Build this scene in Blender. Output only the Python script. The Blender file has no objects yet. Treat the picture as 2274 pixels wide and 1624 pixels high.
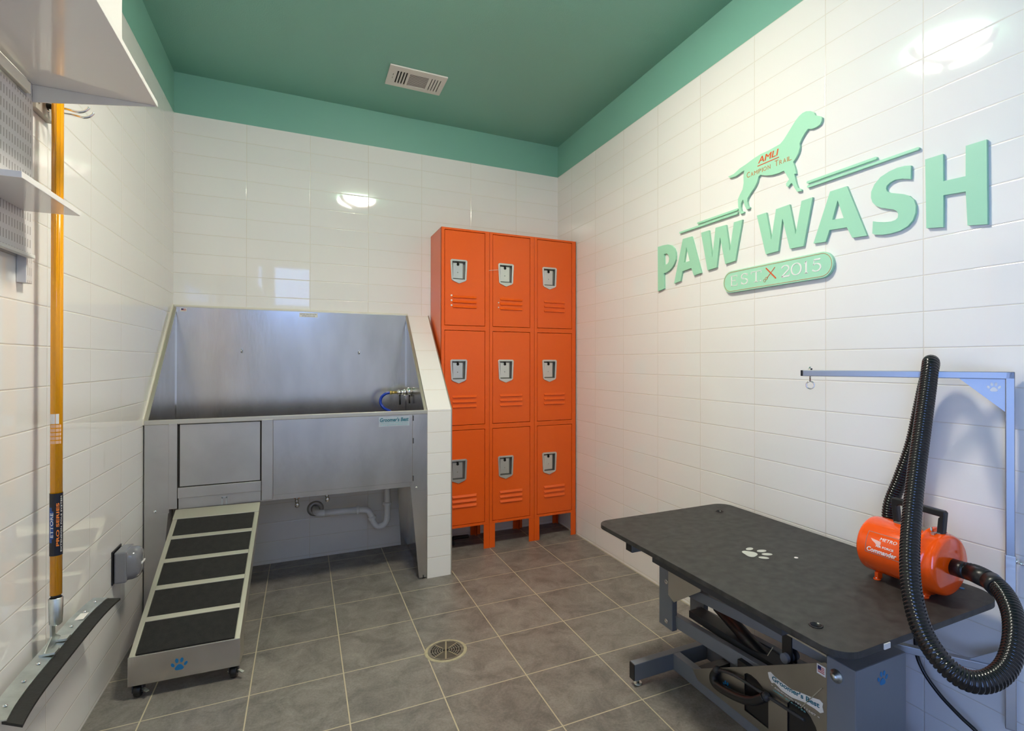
import bpy, bmesh, math, random
from mathutils import Vector, Matrix, noise
from mathutils.geometry import tessellate_polygon
random.seed(7)
S = bpy.context.scene
COL = S.collection
PI = math.pi
# ---------------------------------------------------------------- camera
cam_d = bpy.data.cameras.new('camera'); cam = bpy.data.objects.new('camera', cam_d); COL.objects.link(cam)
CX, CF, CU = Vector((0.900602, -0.434644, 0.0009)), Vector((0.434645, 0.900590, 0.0033)), Vector((-0.0019, -0.0026, 1.0))
CX.normalize(); CU = (CU - CX*CU.dot(CX)).normalized(); CFn = CU.cross(CX)
mw = Matrix((( CX.x, CU.x, -CFn.x, 0.6293), (CX.y, CU.y, -CFn.y, -3.4527), (CX.z, CU.z, -CFn.z, 1.1627), (0, 0, 0, 1)))
cam.matrix_world = mw
cam_d.sensor_width = 36; cam_d.lens = 1169.54/2274*36
cam_d.shift_x = -99.74/2274; cam_d.shift_y = -10.92/2274
cam_d.clip_start = .02
S.camera = cam
# ---------------------------------------------------------------- view, world
S.view_settings.view_transform = 'Standard'; S.view_settings.look = 'None'
S.view_settings.exposure = 0.28; S.view_settings.gamma = 1; S.view_settings.use_curve_mapping = False
W, HC, HG, YB = 2.3011, 2.7308, 2.5095, -4.60      # room width, ceiling, tile top, wall behind the camera
wd = bpy.data.worlds.new('sky'); S.world = wd; wd.use_nodes = True
bg = wd.node_tree.nodes['Background']; bg.inputs[0].default_value = (.27, .46, 1.0, 1); bg.inputs[1].default_value = 6.8
LAMP = (1.10, -1.95)                                # flush ceiling lamp
LAMP_POWER = 132.0
WINS = [(.25, .75, 1.90, 2.48)]   # glazed openings in the wall behind the camera (x0, x1, z0, z1)
for i, (a, b, c, d) in enumerate(WINS):
    L = bpy.data.lights.new('sky_portal', 'AREA'); L.shape = 'RECTANGLE'; L.size = b-a; L.size_y = d-c
    L.cycles.is_portal = True
    o = bpy.data.objects.new('sky_portal', L); COL.objects.link(o); o.location = ((a+b)/2, YB-.10, (c+d)/2); o.rotation_euler = (PI/2, 0, PI)
DOOR = (-4.52, -3.62, 2.08)                        # glazed door in the left wall, behind the camera (y0, y1, height)
L = bpy.data.lights.new('sky_portal', 'AREA'); L.shape = 'RECTANGLE'; L.size = DOOR[1]-DOOR[0]; L.size_y = DOOR[2]
L.cycles.is_portal = True
o = bpy.data.objects.new('sky_portal', L); COL.objects.link(o); o.location = (-.10, (DOOR[0]+DOOR[1])/2, DOOR[2]/2); o.rotation_euler = (PI/2, 0, -PI/2)
# ---------------------------------------------------------------- materials
def nt(name):
    m = bpy.data.materials.new(name); m.use_nodes = True
    n = m.node_tree; p = n.nodes['Principled BSDF']; return m, n, p
def N(n, t, **k):
    x = n.nodes.new(t)
    for a, b in k.items():
        if a.startswith('i_'): x.inputs[int(a[2:]) if a[2:].isdigit() else a[2:]].default_value = b
        else: setattr(x, a, b)
    return x
def mat(name, c, rough=.5, metal=0, spec=.5, bump=0, bscale=40, var=0, vscale=8, coat=0, stretch=None, emit=None):
    m, n, p = nt(name)
    p.inputs['Base Color'].default_value = (*c, 1); p.inputs['Roughness'].default_value = rough
    p.inputs['Metallic'].default_value = metal; p.inputs['Specular IOR Level'].default_value = spec
    p.inputs['Coat Weight'].default_value = coat
    if emit: p.inputs['Emission Color'].default_value = (*emit[:3], 1); p.inputs['Emission Strength'].default_value = emit[3]
    if bump or var:
        g = N(n, 'ShaderNodeNewGeometry'); vec = g.outputs['Position']
        if stretch:
            mp = N(n, 'ShaderNodeMapping'); mp.inputs['Scale'].default_value = stretch; n.links.new(vec, mp.inputs[0]); vec = mp.outputs[0]
        if bump:
            t = N(n, 'ShaderNodeTexNoise'); t.inputs['Scale'].default_value = bscale; t.inputs['Detail'].default_value = 3
            n.links.new(vec, t.inputs['Vector'])
            b = N(n, 'ShaderNodeBump'); b.inputs['Distance'].default_value = bump; n.links.new(t.outputs['Fac'], b.inputs['Height'])
            n.links.new(b.outputs[0], p.inputs['Normal'])
        if var:
            t = N(n, 'ShaderNodeTexNoise'); t.inputs['Scale'].default_value = vscale; t.inputs['Detail'].default_value = 5
            n.links.new(vec, t.inputs['Vector'])
            r = N(n, 'ShaderNodeValToRGB'); n.links.new(t.outputs['Fac'], r.inputs[0])
            r.color_ramp.elements[0].position = .3; r.color_ramp.elements[1].position = .7
            r.color_ramp.elements[0].color = (*[x*(1-var) for x in c], 1); r.color_ramp.elements[1].color = (*[min(1, x*(1+var)) for x in c], 1)
            n.links.new(r.outputs[0], p.inputs['Base Color'])
    return m
def srgb(r, g, b):
    f = lambda v: (v/255/12.92) if v/255 <= .04045 else ((v/255+.055)/1.055)**2.4
    return (f(r), f(g), f(b))
TEAL = srgb(130, 184, 166)
def math_node(n, op, a, b=None, c=None):
    x = N(n, 'ShaderNodeMath', operation=op)
    for i, v in enumerate((a, b, c)):
        if v is None: continue
        if isinstance(v, (int, float)): x.inputs[i].default_value = v
        else: n.links.new(v, x.inputs[i])
    return x.outputs[0]
def tile_mat(name, axis, u0, v0, zpaint=9., tw=.32721, rh=.10851):
    m, n, p = nt(name)
    g = N(n, 'ShaderNodeNewGeometry'); s = N(n, 'ShaderNodeSeparateXYZ'); n.links.new(g.outputs['Position'], s.inputs[0])
    u = math_node(n, 'SUBTRACT', s.outputs[axis], u0)
    if axis == 0: u = math_node(n, 'MAXIMUM', u, -.2)
    v = math_node(n, 'SUBTRACT', s.outputs[2], v0)
    c = N(n, 'ShaderNodeCombineXYZ'); n.links.new(u, c.inputs[0]); n.links.new(v, c.inputs[1])
    def brick(mort, smooth):
        b = N(n, 'ShaderNodeTexBrick', offset=0, squash=1); n.links.new(c.outputs[0], b.inputs['Vector'])
        b.inputs['Scale'].default_value = 1; b.inputs['Mortar Size'].default_value = mort; b.inputs['Mortar Smooth'].default_value = smooth
        b.inputs['Brick Width'].default_value = tw; b.inputs['Row Height'].default_value = rh; b.inputs['Bias'].default_value = 0
        return b
    b = brick(.0011, .3)
    b.inputs['Color1'].default_value = (*srgb(246, 243, 239), 1); b.inputs['Color2'].default_value = (*srgb(243, 241, 237), 1)
    b.inputs['Mortar'].default_value = (*srgb(226, 218, 202), 1)
    b2 = brick(.0032, 1.0)
    pm = math_node(n, 'GREATER_THAN', s.outputs[2], zpaint)
    mx = N(n, 'ShaderNodeMix', data_type='RGBA'); n.links.new(pm, mx.inputs[0]); n.links.new(b.outputs['Color'], mx.inputs[6]); mx.inputs[7].default_value = (*TEAL, 1)
    n.links.new(mx.outputs[2], p.inputs['Base Color'])
    ro = N(n, 'ShaderNodeMix', data_type='FLOAT'); n.links.new(b.outputs['Fac'], ro.inputs[0]); ro.inputs[2].default_value = .04; ro.inputs[3].default_value = .3
    r2 = N(n, 'ShaderNodeMix', data_type='FLOAT'); n.links.new(pm, r2.inputs[0]); n.links.new(ro.outputs[0], r2.inputs[2]); r2.inputs[3].default_value = .42
    n.links.new(r2.outputs[0], p.inputs['Roughness'])
    h = math_node(n, 'MULTIPLY', b2.outputs['Fac'], -1.0)
    h2 = math_node(n, 'MULTIPLY', h, math_node(n, 'SUBTRACT', 1.0, pm))
    t = N(n, 'ShaderNodeTexNoise'); t.inputs['Scale'].default_value = 5; t.inputs['Detail'].default_value = 1; n.links.new(g.outputs['Position'], t.inputs['Vector'])
    t3 = math_node(n, 'MULTIPLY', t.outputs['Fac'], .10)
    hs = math_node(n, 'ADD', h2, t3)
    bp = N(n, 'ShaderNodeBump'); bp.inputs['Distance'].default_value = .0007; n.links.new(hs, bp.inputs['Height'])
    n.links.new(bp.outputs[0], p.inputs['Normal'])
    return m
def floor_mat():
    m, n, p = nt('slate_floor_tile')
    g = N(n, 'ShaderNodeNewGeometry'); s = N(n, 'ShaderNodeSeparateXYZ'); n.links.new(g.outputs['Position'], s.inputs[0])
    U = .3056
    u = math_node(n, 'SUBTRACT', s.outputs[0], .1579); v = math_node(n, 'ADD', s.outputs[1], .4148+20*U)
    c = N(n, 'ShaderNodeCombineXYZ'); n.links.new(u, c.inputs[0]); n.links.new(v, c.inputs[1])
    b = N(n, 'ShaderNodeTexBrick', offset=0, squash=1); n.links.new(c.outputs[0], b.inputs['Vector'])
    for k, x in (('Scale', 1), ('Mortar Size', .0026), ('Mortar Smooth', .25), ('Brick Width', U), ('Row Height', U), ('Bias', 0)): b.inputs[k].default_value = x
    b.inputs['Color1'].default_value = (.92, .92, .92, 1); b.inputs['Color2'].default_value = (1.08, 1.08, 1.08, 1)
    t = N(n, 'ShaderNodeTexNoise'); t.inputs['Scale'].default_value = 9; t.inputs['Detail'].default_value = 8; t.inputs['Roughness'].default_value = .68; t.inputs['Distortion'].default_value = .8
    n.links.new(g.outputs['Position'], t.inputs['Vector'])
    r = N(n, 'ShaderNodeValToRGB'); n.links.new(t.outputs['Fac'], r.inputs[0])
    r.color_ramp.elements[0].position = .28; r.color_ramp.elements[0].color = (*srgb(100, 96, 91), 1)
    r.color_ramp.elements[1].position = .72; r.color_ramp.elements[1].color = (*srgb(154, 148, 140), 1)
    mm = N(n, 'ShaderNodeMix', data_type='RGBA', blend_type='MULTIPLY'); mm.inputs[0].default_value = 1; n.links.new(r.outputs[0], mm.inputs[6]); n.links.new(b.outputs['Color'], mm.inputs[7])
    t2 = N(n, 'ShaderNodeTexNoise'); t2.inputs['Scale'].default_value = 120; t2.inputs['Detail'].default_value = 4; t2.inputs['Roughness'].default_value = .8; n.links.new(g.outputs['Position'], t2.inputs['Vector'])
    r2 = N(n, 'ShaderNodeValToRGB'); n.links.new(t2.outputs['Fac'], r2.inputs[0]); r2.color_ramp.elements[0].position = .34; r2.color_ramp.elements[0].color = (.70, .70, .70, 1); r2.color_ramp.elements[1].position = .62; r2.color_ramp.elements[1].color = (1.08, 1.08, 1.08, 1)
    m3 = N(n, 'ShaderNodeMix', data_type='RGBA', blend_type='MULTIPLY'); m3.inputs[0].default_value = .8; n.links.new(mm.outputs[2], m3.inputs[6]); n.links.new(r2.outputs[0], m3.inputs[7]); mm = m3
    mx = N(n, 'ShaderNodeMix', data_type='RGBA'); n.links.new(b.outputs['Fac'], mx.inputs[0]); n.links.new(mm.outputs[2], mx.inputs[6]); mx.inputs[7].default_value = (*srgb(198, 186, 158), 1)
    n.links.new(mx.outputs[2], p.inputs['Base Color'])
    p.inputs['Roughness'].default_value = .42
    h = math_node(n, 'SUBTRACT', math_node(n, 'MULTIPLY', t.outputs['Fac'], .5), b.outputs['Fac'])
    bp = N(n, 'ShaderNodeBump'); bp.inputs['Distance'].default_value = .0014; n.links.new(h, bp.inputs['Height']); n.links.new(bp.outputs[0], p.inputs['Normal'])
    return m
M = {}
M['tile_back'] = tile_mat('white_wall_tile_back', 0, .34046, 2.18787-20*.10851, HG)
M['tile_right'] = tile_mat('white_wall_tile_right', 1, -.5477-20*.32721, 1.4234-13*.10851, HG)
M['tile_left'] = tile_mat('white_wall_tile_left', 1, -.24077-20*.32721, 1.0955-10*.10851, HG)
M['tile_half'] = tile_mat('white_wall_tile_half', 0, .9, -.005, tw=.9, rh=.1125)
M['floor'] = floor_mat()
M['ceil'] = mat('teal_ceiling_paint', TEAL, .5, bump=.0006, bscale=160)
M['orange'] = mat('orange_enamel', srgb(240, 96, 14), .28, bump=.0003, bscale=90)
M['orange_gloss'] = mat('orange_gloss_paint', srgb(255, 88, 12), .16, coat=.5)
M['black_gap'] = mat('dark_gap', (.01, .008, .006), .7)
M['steel'] = mat('brushed_stainless', (.64, .615, .58), .22, 1, bump=.00025, bscale=22, var=.10, vscale=3.5, stretch=(2.5, 2.5, .8))
M['plate'] = mat('plate_stainless', (.40, .385, .36), .38, 1, bump=.0003, bscale=60, var=.08, vscale=6)
M['steel_dull'] = mat('dull_stainless', (.60, .585, .56), .36, 1, bump=.0003, bscale=60, var=.08, vscale=6)
M['steel_warm'] = mat('satin_steel_trim', (.66, .63, .55), .42, 1, bump=.0002, bscale=80)
M['galv'] = mat('galvanised_steel', (.62, .66, .64), .35, 1, var=.15, vscale=30)
M['chrome'] = mat('chrome', (.85, .85, .85), .07, 1)
M['satin'] = mat('satin_nickel', (.72, .71, .66), .3, .85)
M['satin_shaded'] = mat('shaded_satin_pocket', (.30, .29, .26), .4, .85)  # satin nickel darkened, recess shade put into the colour
M['alum'] = mat('aluminium_tube', (.42, .43, .45), .46, 1)
M['black'] = mat('black_plastic', (.012, .012, .013), .32)
M['rubber'] = mat('black_rubber', (.014, .0135, .012), .6, bump=.0008, bscale=90, var=.25, vscale=25)
M['grip'] = mat('black_grip_strip', (.012, .0115, .0105), .8, bump=.0015, bscale=420, var=.35, vscale=50)
M['mat'] = mat('charcoal_table_mat', (.030, .0295, .0275), .5, bump=.0007, bscale=900, var=.55, vscale=34)
M['frame'] = mat('grey_blue_frame_paint', (.18, .20, .23), .38, bump=.0002, bscale=120)
M['frame_dark'] = mat('dark_frame_paint', (.035, .038, .042), .45)
M['white'] = mat('white_paint', srgb(235, 233, 228), .35)
M['white_gloss'] = mat('white_gloss_board', srgb(244, 240, 237), .08, coat=.3)
M['pvc'] = mat('white_pvc', srgb(246, 247, 248), .3)
M['mint'] = mat('mint_board', srgb(172, 228, 196), .45)
M['mint_side'] = mat('mint_board_letter', srgb(166, 222, 190), .45)
M['sign_orange'] = mat('sign_orange_ink', srgb(226, 92, 38), .5)
M['sign_tan'] = mat('sign_tan_ink', srgb(200, 140, 84), .5)
M['label_orange'] = mat('label_orange_ink', srgb(250, 140, 50), .4)
M['ink_white'] = mat('white_ink', srgb(245, 245, 240), .5)
M['ink_blue'] = mat('blue_ink', srgb(22, 120, 178), .45)
M['ink_teal'] = mat('teal_ink', srgb(38, 110, 128), .45)
M['ink_lteal'] = mat('light_teal_ink', srgb(120, 186, 190), .45)
M['ink_red'] = mat('red_ink', srgb(190, 50, 50), .45)
M['ink_navy'] = mat('navy_ink', srgb(35, 40, 100), .45)
M['ink_dark'] = mat('dark_ink', srgb(70, 70, 72), .5)
M['paper'] = mat('white_sticker', srgb(238, 236, 230), .4)
M['pole'] = mat('amber_pole_tube', srgb(246, 166, 0), .22, coat=.4)
M['pole_label'] = mat('navy_label_film', srgb(22, 26, 40), .35)
M['label_blue'] = mat('blue_label_film', srgb(40, 84, 160), .35)
M['hose'] = mat('glossy_black_hose', (.008, .008, .009), .16)
M['bluehose'] = mat('blue_hose', srgb(8, 56, 170), .3)
M['brass'] = mat('brass', (.75, .55, .18), .3, 1)
M['copper'] = mat('copper', (.55, .25, .12), .35, 1)
M['grey_plastic'] = mat('grey_clear_cover', srgb(122, 123, 128), .18, coat=.4)
M['caulk'] = mat('cream_caulk', srgb(228, 224, 208), .5)
M['vent'] = mat('vent_white', srgb(224, 220, 212), .4)
M['vent_core'] = mat('vent_taupe_mesh', srgb(132, 124, 114), .6)
M['glass_lamp'] = mat('lamp_diffuser', (.9, .9, .9), .3, emit=(1.0, .915, .785, LAMP_POWER))
M['bulb_frame'] = mat('lamp_bracket', (.5, .48, .45), .3, .8)
def glass_mat():
    m, n, p = nt('window_glass'); n.nodes.remove(p)
    t = N(n, 'ShaderNodeBsdfTransparent'); g = N(n, 'ShaderNodeBsdfGlossy'); g.inputs['Roughness'].default_value = .02
    f = N(n, 'ShaderNodeFresnel'); f.inputs[0].default_value = 1.45; mx = N(n, 'ShaderNodeMixShader')
    n.links.new(f.outputs[0], mx.inputs[0]); n.links.new(t.outputs[0], mx.inputs[1]); n.links.new(g.outputs[0], mx.inputs[2])
    n.links.new(mx.outputs[0], n.nodes['Material Output'].inputs[0]); return m
M['glass'] = glass_mat()
def perf_mat(name='slotted_board', pitch=.0128, duty=.38, off=0.0):     # white metal with rows of narrow vertical slots
    m, n, p = nt(name)
    g = N(n, 'ShaderNodeNewGeometry'); s = N(n, 'ShaderNodeSeparateXYZ'); n.links.new(g.outputs['Position'], s.inputs[0])
    fy = math_node(n, 'FRACT', math_node(n, 'MULTIPLY', math_node(n, 'ADD', s.outputs[1], off), 1/pitch)); fz = math_node(n, 'FRACT', math_node(n, 'MULTIPLY', s.outputs[2], 1/.032))
    a = math_node(n, 'MULTIPLY', math_node(n, 'LESS_THAN', fy, duty), math_node(n, 'LESS_THAN', fz, .62))
    mx = N(n, 'ShaderNodeMix', data_type='RGBA'); n.links.new(a, mx.inputs[0]); mx.inputs[6].default_value = (*srgb(222, 220, 220), 1); mx.inputs[7].default_value = (*srgb(172, 168, 166), 1)
    n.links.new(mx.outputs[2], p.inputs['Base Color']); p.inputs['Roughness'].default_value = .35
    b = N(n, 'ShaderNodeBump'); b.inputs['Distance'].default_value = .002; b.invert = True; n.links.new(a, b.inputs['Height']); n.links.new(b.outputs[0], p.inputs['Normal'])
    return m
M['perf'] = perf_mat()
M['standard'] = perf_mat('slotted_standard', .0095, .24, .0005)
# ---------------------------------------------------------------- mesh helpers
class G:
    def __init__(s): s.v = []; s.f = []; s.sm = []
    def add(s, vs, fs, smooth=False, T=None):
        b = len(s.v); s.v += [tuple(T @ Vector(v)) if T else tuple(v) for v in vs]
        s.f += [tuple(b+i for i in f) for f in fs]; s.sm += [smooth]*len(fs); return s
    def box(s, x0, x1, y0, y1, z0, z1, T=None):
        vs = [(x, y, z) for x in (x0, x1) for y in (y0, y1) for z in (z0, z1)]
        return s.add(vs, [(0, 1, 3, 2), (4, 6, 7, 5), (0, 4, 5, 1), (2, 3, 7, 6), (0, 2, 6, 4), (1, 5, 7, 3)], False, T)
    def prism(s, poly, axis, a0, a1, holes=(), T=None):
        # closed polygon (with holes) extruded along an axis; poly given in the two remaining coordinates in order
        def P(p, a): return {'x': (a, p[0], p[1]), 'y': (p[0], a, p[1]), 'z': (p[0], p[1], a)}[axis]
        loops = [list(poly)] + [list(h) for h in holes]
        flat = [p for l in loops for p in l]; n = len(flat)
        tris = tessellate_polygon([[Vector((p[0], p[1], 0)) for p in l] for l in loops])
        vs = [P(p, a0) for p in flat] + [P(p, a1) for p in flat]
        fs = []
        for t in tris: fs.append(tuple(t)); fs.append(tuple(n+i for i in reversed(t)))
        o = 0
        for l in loops:
            k = len(l)
            for i in range(k): j = (i+1) % k; fs.append((o+i, o+j, n+o+j, n+o+i))
            o += k
        return s.add(vs, fs, False, T)
    def cyl(s, p0, p1, r0, r1=None, n=24, T=None, cap=True):
        r1 = r0 if r1 is None else r1; p0 = Vector(p0); p1 = Vector(p1); d = (p1-p0).normalized()
        a = d.orthogonal().normalized(); b = d.cross(a); vs = []
        for p, r in ((p0, r0), (p1, r1)):
            for k in range(n): t = 2*PI*k/n; vs.append(p + r*(math.cos(t)*a + math.sin(t)*b))
        s.add(vs, [(k, (k+1) % n, n+(k+1) % n, n+k) for k in range(n)], True, T)
        if cap: s.add(vs[:n], [tuple(range(n))[::-1]], False, T); s.add(vs[n:], [tuple(range(n))], False, T)
        return s
    def lathe(s, prof, p0, axis, n=40, T=None, smooth=True):
        p0 = Vector(p0); d = Vector(axis).normalized(); a = d.orthogonal().normalized(); b = d.cross(a); vs = []
        for r, h in prof:
            for k in range(n): t = 2*PI*k/n; vs.append(p0 + d*h + max(r, 1e-5)*(math.cos(t)*a + math.sin(t)*b))
        fs = [(i*n+k, i*n+(k+1) % n, (i+1)*n+(k+1) % n, (i+1)*n+k) for i in range(len(prof)-1) for k in range(n)]
        return s.add(vs, fs, smooth, T)
    def tube(s, pts, r, n=16, sub=8, rib=None, T=None, cap=True, close=False):
        P = smooth_path(pts, sub) if sub > 1 else [Vector(p) for p in pts]
        if rib:     # resample evenly so the rings stay regular
            P = resample(P, rib/4)
        rr = []
        for i in range(len(P)):
            q = r(i/(len(P)-1)) if callable(r) else r
            if rib: q *= (1.0, .98, .80, .98)[i % 4]
            rr.append(q)
        vs = []; fr = None
        for i, p in enumerate(P):
            d = (P[min(i+1, len(P)-1)]-P[max(i-1, 0)]).normalized()
            if fr is None: fr = d.orthogonal().normalized()
            fr = (fr - d*fr.dot(d)).normalized(); b = d.cross(fr)
            for k in range(n): t = 2*PI*k/n; vs.append(p + rr[i]*(math.cos(t)*fr + math.sin(t)*b))
        m = len(P)
        s.add(vs, [(i*n+k, i*n+(k+1) % n, (i+1)*n+(k+1) % n, (i+1)*n+k) for i in range(m-1) for k in range(n)], True, T)
        if cap: s.add(vs[:n], [tuple(range(n))[::-1]], False, T); s.add(vs[-n:], [tuple(range(n))], False, T)
        return s
    def bar(s, p0, p1, w, h, up=(0, 0, 1), T=None):     # square bar between two points
        p0 = Vector(p0); p1 = Vector(p1); d = (p1-p0).normalized(); u = Vector(up); a = d.cross(u).normalized(); u = a.cross(d)
        vs = [p + a*w/2*i + u*h/2*j for p in (p0, p1) for i, j in ((-1, -1), (1, -1), (1, 1), (-1, 1))]
        return s.add(vs, [(3, 2, 1, 0), (4, 5, 6, 7), (0, 1, 5, 4), (1, 2, 6, 5), (2, 3, 7, 6), (3, 0, 4, 7)], False, T)
    def ball(s, c, r, n=16, sc=(1, 1, 1), T=None):
        vs = []; h = n//2
        for i in range(h+1):
            a = PI*i/h
            for k in range(n): b = 2*PI*k/n; vs.append((c[0]+r*sc[0]*math.sin(a)*math.cos(b), c[1]+r*sc[1]*math.sin(a)*math.sin(b), c[2]+r*sc[2]*math.cos(a)))
        return s.add(vs, [(i*n+k, i*n+(k+1) % n, (i+1)*n+(k+1) % n, (i+1)*n+k) for i in range(h) for k in range(n)], True, T)
    def build(s, name, m, parent=None, bevel=0, seg=2, label=None, kind=None, cat=None, group=None, origin=None):
        me = bpy.data.meshes.new(name); me.from_pydata(s.v, [], s.f)
        me.polygons.foreach_set('use_smooth', s.sm); me.materials.append(m)
        bm = bmesh.new(); bm.from_mesh(me); bmesh.ops.remove_doubles(bm, verts=bm.verts, dist=1e-6)
        bmesh.ops.dissolve_degenerate(bm, dist=1e-7, edges=bm.edges)
        bmesh.ops.recalc_face_normals(bm, faces=bm.faces); bm.to_mesh(me); bm.free()
        o = bpy.data.objects.new(name, me); COL.objects.link(o)
        off = Vector(origin) if origin else (parent_loc(parent) if parent else Vector((0, 0, 0)))
        if off.length: me.transform(Matrix.Translation(-off))
        if parent: o.parent = parent
        elif origin: o.location = origin
        if bevel:
            b = o.modifiers.new('bevel', 'BEVEL'); b.width = bevel; b.segments = seg; b.limit_method = 'ANGLE'; b.angle_limit = math.radians(40)
        if parent and parent.get('_yaw') is not None: pass
        if label: o['label'] = label
        if kind: o['kind'] = kind
        if cat: o['category'] = cat
        if group: o['group'] = group
        return o
def parent_loc(p):
    l = Vector((0, 0, 0))
    while p: l = l + p.location; p = p.parent
    return l
def smooth_path(pts, sub):
    P = [Vector(p) for p in pts]; o = []
    for i in range(len(P)-1):
        a, b, c, d = P[max(i-1, 0)], P[i], P[i+1], P[min(i+2, len(P)-1)]
        for k in range(sub):
            t = k/sub
            o.append(.5*((2*b) + (c-a)*t + (2*a-5*b+4*c-d)*t*t + (3*b-a-3*c+d)*t**3))
    o.append(P[-1]); return o
def resample(P, step):
    o = [P[0]]; acc = 0
    for i in range(1, len(P)):
        a, b = P[i-1], P[i]; l = (b-a).length; t = step-acc
        while t <= l: o.append(a.lerp(b, t/l)); t += step
        acc = l-(t-step)
    return o
def thing(name, label, cat, loc=(0, 0, 0), group=None):
    o = bpy.data.objects.new(name, None); COL.objects.link(o); o.location = loc; o.empty_display_size = .05
    o['label'] = label; o['category'] = cat
    if group: o['group'] = group
    return o
def struct(g, name, m, **k): return g.build(name, m, kind='structure', **k)
def text(body, p0, udir, vdir, width, height, thick=.0006, bold=0.0, shear=0.0, clip=None):
    """Raised lettering as a G: fills the box width x height whose lower left corner is p0."""
    cu = bpy.data.curves.new('lettering', 'FONT'); cu.body = body; cu.offset = bold; cu.shear = shear; cu.resolution_u = 4
    ob = bpy.data.objects.new('lettering', cu); COL.objects.link(ob)
    dg = bpy.context.evaluated_depsgraph_get(); me = ob.evaluated_get(dg).to_mesh()
    vs = [v.co.copy() for v in me.vertices]; fs = [tuple(p.vertices) for p in me.polygons]
    x0 = min(v.x for v in vs); x1 = max(v.x for v in vs); y0 = min(v.y for v in vs); y1 = max(v.y for v in vs)
    ob.evaluated_get(dg).to_mesh_clear(); bpy.data.objects.remove(ob); bpy.data.curves.remove(cu)
    U = Vector(udir).normalized(); V = Vector(vdir).normalized(); Nn = U.cross(V)
    sx = width/(x1-x0); sy = height/(y1-y0)
    g = G(); n = len(vs)
    base = [Vector(p0)+U*(v.x-x0)*sx+V*(v.y-y0)*sy for v in vs]
    edges = {}
    for f in fs:
        for i in range(len(f)): e = (f[i], f[(i+1) % len(f)]); edges[e] = edges.get(e, 0)+1
    allf = [f for f in fs] and [tuple(i+n for i in f) for f in fs]
    for (a, b) in edges:
        if (b, a) not in edges: allf.append((a, b, b+n, a+n))
    g.add(base + [b+Nn*thick for b in base], allf)
    return g
def paw(g, c, udir, vdir, s, thick=.0008):
    """Paw print: one large pad and four toes, s = overall width."""
    U = Vector(udir).normalized(); V = Vector(vdir).normalized(); Nn = U.cross(V); c = Vector(c)
    def blob(cx, cy, rx, ry, rot, fn=None):
        P = []
        for k in range(28):
            a = 2*PI*k/28; q = 1 if fn is None else fn(a); x = rx*math.cos(a)*q; y = ry*math.sin(a)*q
            P.append(c + U*s*(cx+x*math.cos(rot)-y*math.sin(rot)) + V*s*(cy+x*math.sin(rot)+y*math.cos(rot)))
        n = len(P)
        g.add(P+[p+Nn*thick for p in P], [tuple(range(n, 2*n)), tuple(range(n))[::-1]] + [(i, (i+1) % n, n+(i+1) % n, n+i) for i in range(n)])
    blob(0, -.22, .27, .22, 0, lambda a: 1+.12*math.cos(3*(a-PI/2))-.10*max(0, math.sin(a-PI)))
    for x, y, r, q in ((-.40, .02, .5, 1), (-.15, .30, .15, 1.1), (.15, .30, -.15, 1.1), (.40, .02, -.5, 1)): blob(x, y, .095*q, .155*q, r)
    return g
def flag_sticker(parent, c, udir, vdir, w, h, name='flag_sticker'):
    U = Vector(udir).normalized(); V = Vector(vdir).normalized(); Nn = U.cross(V); c = Vector(c)
    def q(g, u0, u1, v0, v1, t0, t1):
        vs = [c+U*u+V*v+Nn*t for t in (t0, t1) for u, v in ((u0, v0), (u1, v0), (u1, v1), (u0, v1))]
        return g.add(vs, [(3, 2, 1, 0), (4, 5, 6, 7), (0, 1, 5, 4), (1, 2, 6, 5), (2, 3, 7, 6), (3, 0, 4, 7)])
    o = q(G(), 0, w, 0, h, .0002, .0009).build(name, M['paper'], parent, label='small white sticker with a red and blue flag')
    g = G()
    for k in range(4): q(g, .12*w, .88*w, h*(.22+.17*k), h*(.30+.17*k), .0009, .0012)
    g.build('stripes', M['ink_red'], o); q(G(), .12*w, .5*w, h*.5, h*.86, .0010, .0014).build('canton', M['ink_navy'], o)
    return o
# ================================================================ the room
T_ = .10
struct(G().box(-T_, W+T_, YB-T_, T_, -.1, 0), 'floor', M['floor'])
struct(G().box(-T_, W+T_, YB-T_, T_, HC, HC+.1), 'ceiling', M['ceil'])
struct(G().box(-T_, W+T_, 0, T_, 0, HC), 'wall_back', M['tile_back'])
struct(G().box(W, W+T_, YB, 0, 0, HC), 'wall_right', M['tile_right'])
struct(G().prism([(YB, 0), (DOOR[0], 0), (DOOR[0], DOOR[2]), (DOOR[1], DOOR[2]), (DOOR[1], 0), (0, 0), (0, HC), (YB, HC)], 'x', -T_, 0), 'wall_left', M['tile_left'])
dy0, dy1, dzt = DOOR
fr = struct(G().prism([(dy0, .01), (dy1, .01), (dy1, dzt), (dy0, dzt)], 'x', -.07, -.03, holes=[[(dy0+.06, .12), (dy1-.06, .12), (dy1-.06, dzt-.07), (dy0+.06, dzt-.07)]]), 'door_1', M['white'])
G().box(-.052, -.048, dy0+.05, dy1-.05, .11, dzt-.06).build('pane', M['glass'], fr)
G().cyl((-.03, dy1-.03, 1.0), (.02, dy1-.03, 1.0), .009).cyl((.02, dy1-.03, 1.0), (.02, dy1-.14, 1.0), .009).build('handle', M['chrome'], fr)
(a0, a1, a2, a3), = WINS
g = G().prism([(-T_, 0), (W+T_, 0), (W+T_, HC), (-T_, HC)], 'y', YB-T_, YB, holes=[[(a0, a2), (a1, a2), (a1, a3), (a0, a3)]])
struct(g, 'wall_front', M['white'])
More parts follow.
